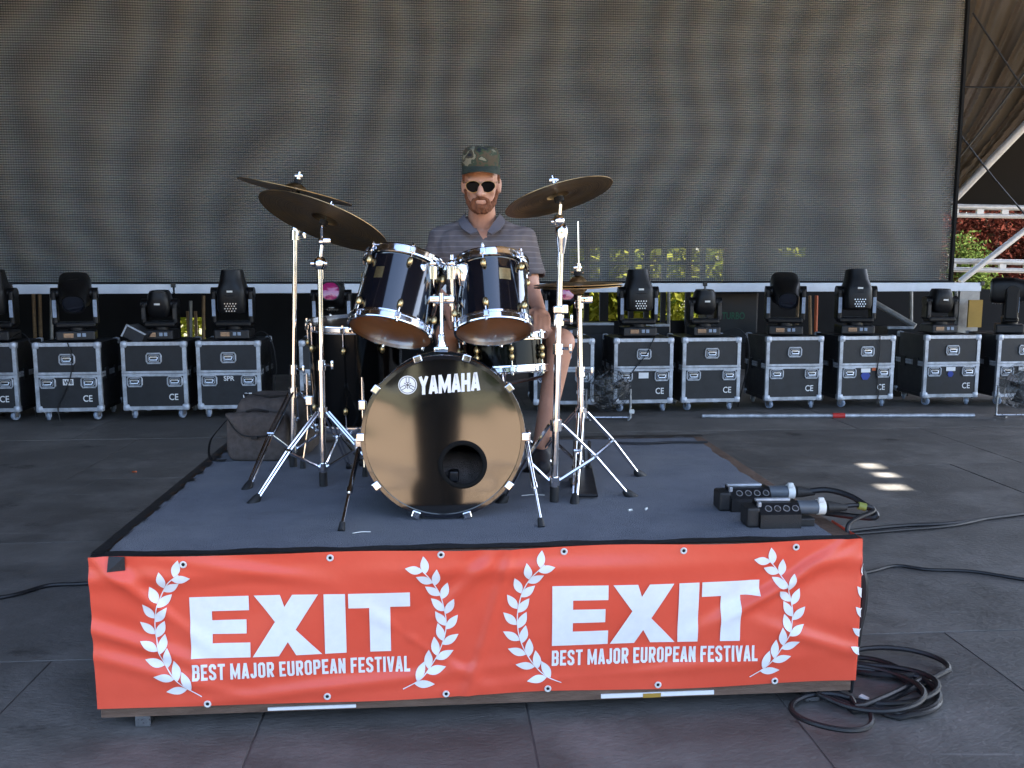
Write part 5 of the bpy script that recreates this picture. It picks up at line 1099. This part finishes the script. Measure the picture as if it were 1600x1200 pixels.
# fans wrapped in clear film
def fan(x, y, lb, r=.20):
    g = G(x, y, 0); t = thing('floor_fan', lb, 'fan', g, 0, 'floor fans wrapped in clear film'); c = g + Vector((0, 0, r + .10))
    for k in range(7): MB().torus(c + Vector((0, -.07 + .0 * k, 0)), (0, 1, .1), r * (k + 1) / 7, .0022, 36, 5).build('cage_ring', M['blackmet'], t)
    mb = MB()
    for k in range(18): a = 2 * PI * k / 18; mb.tube([c + Vector((.03 * math.cos(a), -.085, .03 * math.sin(a))), c + Vector((r * math.cos(a), -.06, r * math.sin(a))), c + Vector((r * math.cos(a), .06, r * math.sin(a)))], .002, 4)
    mb.build('cage_wires', M['blackmet'], t)
    for k in range(3):
        a = 2 * PI * k / 3 + .4; ex = Vector((math.cos(a), 0, math.sin(a))); ez = Vector((-math.sin(a), 0, math.cos(a)))
        MB().add([c + ex * .03 - ez * .02, c + ex * .16 - ez * .05 + Vector((0, .03, 0)), c + ex * .17 + ez * .05 - Vector((0, .03, 0)), c + ex * .03 + ez * .03], [(0, 1, 2, 3)]).build('blade', M['blackmet'], t)
    MB().cyl(c - Vector((0, .05, 0)), c + Vector((0, .12, 0)), .045, n=16).build('motor', M['black'], t)
    MB().tube([g + Vector((-r * .9, -.12, .02)), g + Vector((-r * 1.08, 0, .02)), c + Vector((-r * 1.06, 0, 0))], .011, 8).tube([g + Vector((r * .9, -.12, .02)), g + Vector((r * 1.08, 0, .02)), c + Vector((r * 1.06, 0, 0))], .011, 8).tube([g + Vector((-r * 1.08, .02, .02)), g + Vector((r * 1.08, .02, .02))], .011, 8).build('stand', M['steel'], t)
    MB().box(g + Vector((r * 1.1, -.05, .09)), (.05, .04, .04), None, .006).build('switch_box', M['whitepl'], t)
    bm = bmesh.new(); bmesh.ops.create_icosphere(bm, subdivisions=4, radius=1)
    for v in bm.verts:
        n_ = mnoise.noise(v.co * 2.2) * .10 + mnoise.noise(v.co * 6) * .05; v.co = Vector((v.co.x * (r * 1.05), v.co.y * .13, v.co.z * (r * 1.08))) * (1 + n_) + (c - g)
    me = bpy.data.meshes.new('plastic_wrap'); bm.to_mesh(me); bm.free(); link('plastic_wrap', me, M['film'], t)
fan(950, 656, 'round floor fan in crumpled clear film right of the hi-hat stand'); fan(1592, 652, 'round floor fan in crumpled clear film at the right edge', .21)

# ------------------------------------------------------------------ bag on the riser
g = G(404, 722, RZ); bw, bh = .325, .255; bg_ = thing('equipment_bag', 'brown grey canvas bag with flap pocket on the rear left riser corner', 'bag', (g.x, g.y + .16, RZ))
bx_, by_ = g.x - .005, g.y; bd_p = .40
def puffy(c, d, ch, amp=.012, cuts=3):
    bm = bmesh.new(); bmesh.ops.create_cube(bm, size=1)
    bmesh.ops.subdivide_edges(bm, edges=bm.edges[:], cuts=9, use_grid_fill=True)
    for v in bm.verts:
        x, y, z = v.co * 2; r_ = 1.0
        p = Vector((math.copysign(abs(x) ** 1, x), y, z)); q = 6; L_ = (abs(x) ** q + abs(y) ** q + abs(z) ** q) ** (1 / q)
        p = p / L_ * max(abs(x), abs(y), abs(z)) if L_ > 0 else p
        n_ = mnoise.noise(Vector((x, y, z)) * 1.7 + Vector(c) * 3) * amp + mnoise.noise(Vector((x, y, z)) * 4.1) * amp * .4
        v.co = Vector((p.x * d[0] / 2, p.y * d[1] / 2, p.z * d[2] / 2)) * (1 + n_ * 3) + Vector(c)
    bm.verts.index_update(); o = MB().add([v.co.copy() for v in bm.verts], [[v.index for v in f.verts] for f in bm.faces], True); bm.free(); return o
puffy((bx_ + .05, by_ + .24, RZ + bh * .56), (.36, .36, bh * 1.12), .03).build('main_body', M['bag'], bg_)
pk = puffy((bx_, by_ + .035, RZ + bh * .45), (bw * .86, .09, bh * .88), .02, .008).build('front_pocket', M['bag'], bg_)
mb = MB(); NA, NR = 24, 10                                        # rounded flap over the pocket
for j in range(NR + 1):
    for i in range(NA + 1):
        x = (i / NA - .5) * 2; t_ = j / NR; dep = .42 * (1 - abs(x) ** 3.2) * .95 + .02
        mb.v.append((bx_ + x * bw * .40, by_ - .018 - .012 * math.sin(t_ * PI) + .05 * max(0, .12 - t_) * 4 - .004 * mnoise.noise((x * 3, t_ * 3, 0)), RZ + bh * (.90 - dep * t_)))
mb.f = [(j * (NA + 1) + i, j * (NA + 1) + i + 1, (j + 1) * (NA + 1) + i + 1, (j + 1) * (NA + 1) + i) for j in range(NR) for i in range(NA)]; mb.sm = [True] * len(mb.f)
fo = mb.build('pocket_flap', M['bag'], bg_)
MB().tube([Vector((bx_ + x * bw * .40, by_ - .022, RZ + bh * (.90 - .42 * (1 - abs(x) ** 3.2) * .95 - .02))) for x in [k / 14 - 1 for k in range(29)]], .0035, 6).build('flap_piping', M['bagtrim'], fo)
MB().box((bx_, by_ - .030, RZ + bh * .47), (.03, .012, .014), None, .003).build('clasp', M['bagtrim'], fo)
MB().tube(smooth_path([(bx_ - .05, by_ + .03, RZ + bh * .90), (bx_, by_ + .0, RZ + bh * .955), (bx_ + .05, by_ + .03, RZ + bh * .90)]), .007, 6).build('carry_loop', M['bagtrim'], bg_)
MB().tube([(bx_ - .12, by_ + .24, RZ + bh * 1.10), (bx_ + .04, by_ + .10, RZ + bh * 1.13), (bx_ + .20, by_ + .24, RZ + bh * 1.12)], .006, 6).build('zip', M['bagtrim'], bg_)
sp_ = smooth_path([(bx_ - .13, by_ + .2, RZ + bh * .9), (bx_ - .20, by_ + .10, RZ + bh * .55), (bx_ - .235, by_ + .06, RZ + .08), (bx_ - .22, by_ + .02, RZ + .012), (bx_ - .14, by_ - .005, RZ + .012)], 8)
mb = MB()
for i, p in enumerate(sp_): mb.v += [tuple(p + Vector((0, -.016, 0))), tuple(p + Vector((0, .016, 0)))]
mb.f = [(2 * i, 2 * i + 2, 2 * i + 3, 2 * i + 1) for i in range(len(sp_) - 1)]; mb.sm = [True] * len(mb.f); mb.build('shoulder_strap', M['bagtrim'], bg_)

# ------------------------------------------------------------------ power boxes on the riser
def power_box(x0, x1, yb, lb, rz):
    a, b_ = G(x0, yb, RZ + .003), G(x1, yb, RZ + .003); c = a.lerp(b_, .5); w_ = (b_ - a).length; t = thing('power_box', lb, 'power strip', c, rz, 'black power boxes on the riser')
    h0 = .050; dp = .09
    mb = MB(); pf = [(0, 0), (0, h0), (.030, h0 + .032), (dp, h0 + .032), (dp, 0)]                      # side profile (depth, height): upright front, sloping socket face
    vs_ = [(s * w_ / 2, y, z) for s in (-1, 1) for y, z in pf]
    mb.add(vs_, [(0, 1, 2, 3, 4), (9, 8, 7, 6, 5)] + [(k, 5 + k, 5 + (k + 1) % 5, (k + 1) % 5) for k in range(5)]); mb.build('housing', M['black'], t, True)
    MB().box((0, -.002, h0 * .5), (w_ * .99, .004, h0 * .96)).build('front_plate', M['laminate'], t, True)
    nrm = Vector((0, -.032, .030)).normalized(); up = Vector((0, .030, .032)).normalized()
    for k in range(4):
        cc = Vector(((-.36 + .22 * k) * w_ + .012, .015, h0 + .016)) + nrm * .0015
        so_ = MB().torus(cc, nrm, .0108, .0018, 20, 6).build('socket', M['steel'], t, True); MB().lathe([(1e-4, 0), (.0105, 0)], cc, nrm, 16, caps=False).build('socket_face', M['dark'], so_, True)
    MB().box((-.012, .060, h0 + .037), (w_ * .86, .018, .010), None, .003).box((-w_ / 2 + .004, .03, h0 + .01), (.012, .02, .055), None, .003).build('carry_rail', M['alu'], t, True)
    MB().box((-w_ / 2 - .020, .05, .036), (.045, .085, .07), None, .008).build('end_cap', M['rubber'], t, True)
    pl = MB().cyl((w_ / 2, .045, .062), (w_ / 2 + .075, .045, .062), .024, n=18).build('inlet_connector', M['conn'], t, True); MB().cyl((w_ / 2 + .070, .045, .062), (w_ / 2 + .095, .045, .062), .027, n=18).box((w_ / 2 + .078, .03, .09), (.02, .016, .02), None, .004).build('white_ring', M['whitepl'], pl, True)
    MB().lathe([(.022, 0), (.020, .02), (.012, .06), (.010, .07)], (w_ / 2 + .105, .045, .062), (1, -.02, -.05), 14).build('cable_gland', M['rubber'], pl, True); MB().box((w_ / 2 + .02, .05, .015), (.07, .07, .03), None, .005).build('foot_block', M['rubber'], t, True)
    return t.matrix_basis @ Vector((w_ / 2 + .16, .045, .06))
e1 = power_box(1142, 1206, 800, 'rear of two black power boxes on the right front of the riser', R(3)); e2 = power_box(1187, 1252, 826, 'front of two black power boxes with four sockets on the riser', R(3))
cable('black ribbed cable leading from the rear power box to the riser edge', [e1 - Vector((.02, 0, 0)), e1 + Vector((.06, -.02, .012)), e1 + Vector((.13, -.10, .0)), e1 + Vector((.16, -.2, -.04)), RV(RW - .03, .30, RZ + .012)], .011, group='cables of the power boxes')
cq = cable('black cable with olive gland leading from the front power box over the riser edge', [e2 - Vector((.02, 0, 0)), e2 + Vector((.06, .01, .004)), e2 + Vector((.11, .0, -.012)), RV(RW + .01, .10, RZ + .012), RV(RW + .035, .06, RZ - .10), RV(RW + .05, .05, .25), RV(RW + .03, .06, FZ + .01)], .008, group='cables of the power boxes')
MB().cyl(e2 + Vector((.060, .01, .003)), e2 + Vector((.085, .007, -.002)), .014, n=12).build('gland', M['greencap'], cq)
cable('black cable bulging from the right side of the riser down to the coil', [RV(RW + .01, .10, RZ - .12), RV(RW + .05, .06, .40), RV(RW + .055, .05, .30), RV(RW + .03, .05, .16), RV(RW + .01, .08, .03), RV(RW + .05, .2, FZ + .012)], .014, group='cables of the power boxes')
# coil of cable on the floor
cc = G(1395, 1080, 0); mb = MB(); pts = []
loops = [((1358, 1070), .17, .20), ((1371, 1086), .20, .16), ((1362, 1078), .22, .15), ((1354, 1090), .18, .17), ((1378, 1082), .18, .19), ((1394, 1044), .20, .12), ((1298, 1126), .125, .12)]
for k, ((x, y), ru, rv) in enumerate(loops):
    c = G(x, y, 0); ph_ = k * 1.1
    for j in range(16):
        a = 2 * PI * j / 16 + ph_; pts.append(Vector((c.x + ru * math.cos(a), c.y + rv * math.sin(a), FZ + .011 + .010 * (k % 4) + .006 * math.sin(a * 2 + k))))
tag(mb.tube(smooth_path(pts, 3), .0095, 8).build('cable_coil', M['cable']), 'loose coil of black cable on the floor at the right riser corner', 'cable')
cable('black double cable running right across the floor from the riser', [G(1290, 834, .012), G(1400, 822, .012), G(1480, 818, .012), G(1560, 808, .012), G(1700, 790, .012)], .011, group='cables on the stage floor')
cable('second black cable lying beside the double cable on the right floor', [G(1290, 838, .012), G(1410, 828, .012), G(1490, 821, .012), G(1570, 806, .012), G(1700, 796, .012)], .009, group='cables on the stage floor')
cable('thin black cable curving over the right floor below the double cable', [G(1310, 902, .010), G(1360, 893, .010), G(1400, 884, .010), G(1450, 890, .010), G(1520, 893, .010), G(1620, 908, .010), G(1750, 918, .010)], .0085, group='cables on the stage floor')
cable('black cable running over the floor from the left edge to the riser', [G(-60, 943, .01), G(20, 930, .01), G(75, 915, .01), G(130, 912, .01), G(230, 905, .01)], .0095, group='cables on the stage floor')
cable('thin cable lying across the rear right of the riser carpet', [RV(1.95, 1.62, RZ + .012), RV(2.1, 1.60, RZ + .011), RV(2.25, 1.62, RZ + .011), RV(2.42, 1.60, RZ + .012)], .006, group='cables on the riser')
for x, y, sz, an, lb in ((833, 774, .045, .1, 'white thread lying on the carpet right of the bass drum'), (985, 797, .008, .5, 'tiny white scrap on the carpet near the right stand foot'), (1010, 795, .009, 1.2, 'second tiny white scrap right of the right stand foot'), (565, 832, .03, .3, 'pale thread on the carpet beside the left bass drum spur')):
    g = G(x, y, RZ + .009); d = Vector((math.cos(an), math.sin(an), 0)); tag(MB().tube(smooth_path([g - d * sz, g + Vector((-d.y, d.x, 0)) * sz * .25, g + d * sz]), .0018 if sz > .02 else .004, 6).build('paper_scrap', M['whitepl']), lb, 'scrap', 'scraps on the carpet')
for x, y, mt, lb in ((210, 737, 'orange', 'small orange scrap on the floor at the left behind the riser'), (1350, 1090, 'whitepl', 'small pale scrap on the floor by the cable coil'), (240, 1100, 'redpl', 'small red scrap on the floor left of the riser front')):
    g = G(x, y, .006); tag(MB().box(g, (.03, .02, .008), Euler((.1, .1, x)).to_matrix(), .002).build('floor_scrap', M[mt]), lb, 'scrap', 'scraps on the stage floor')
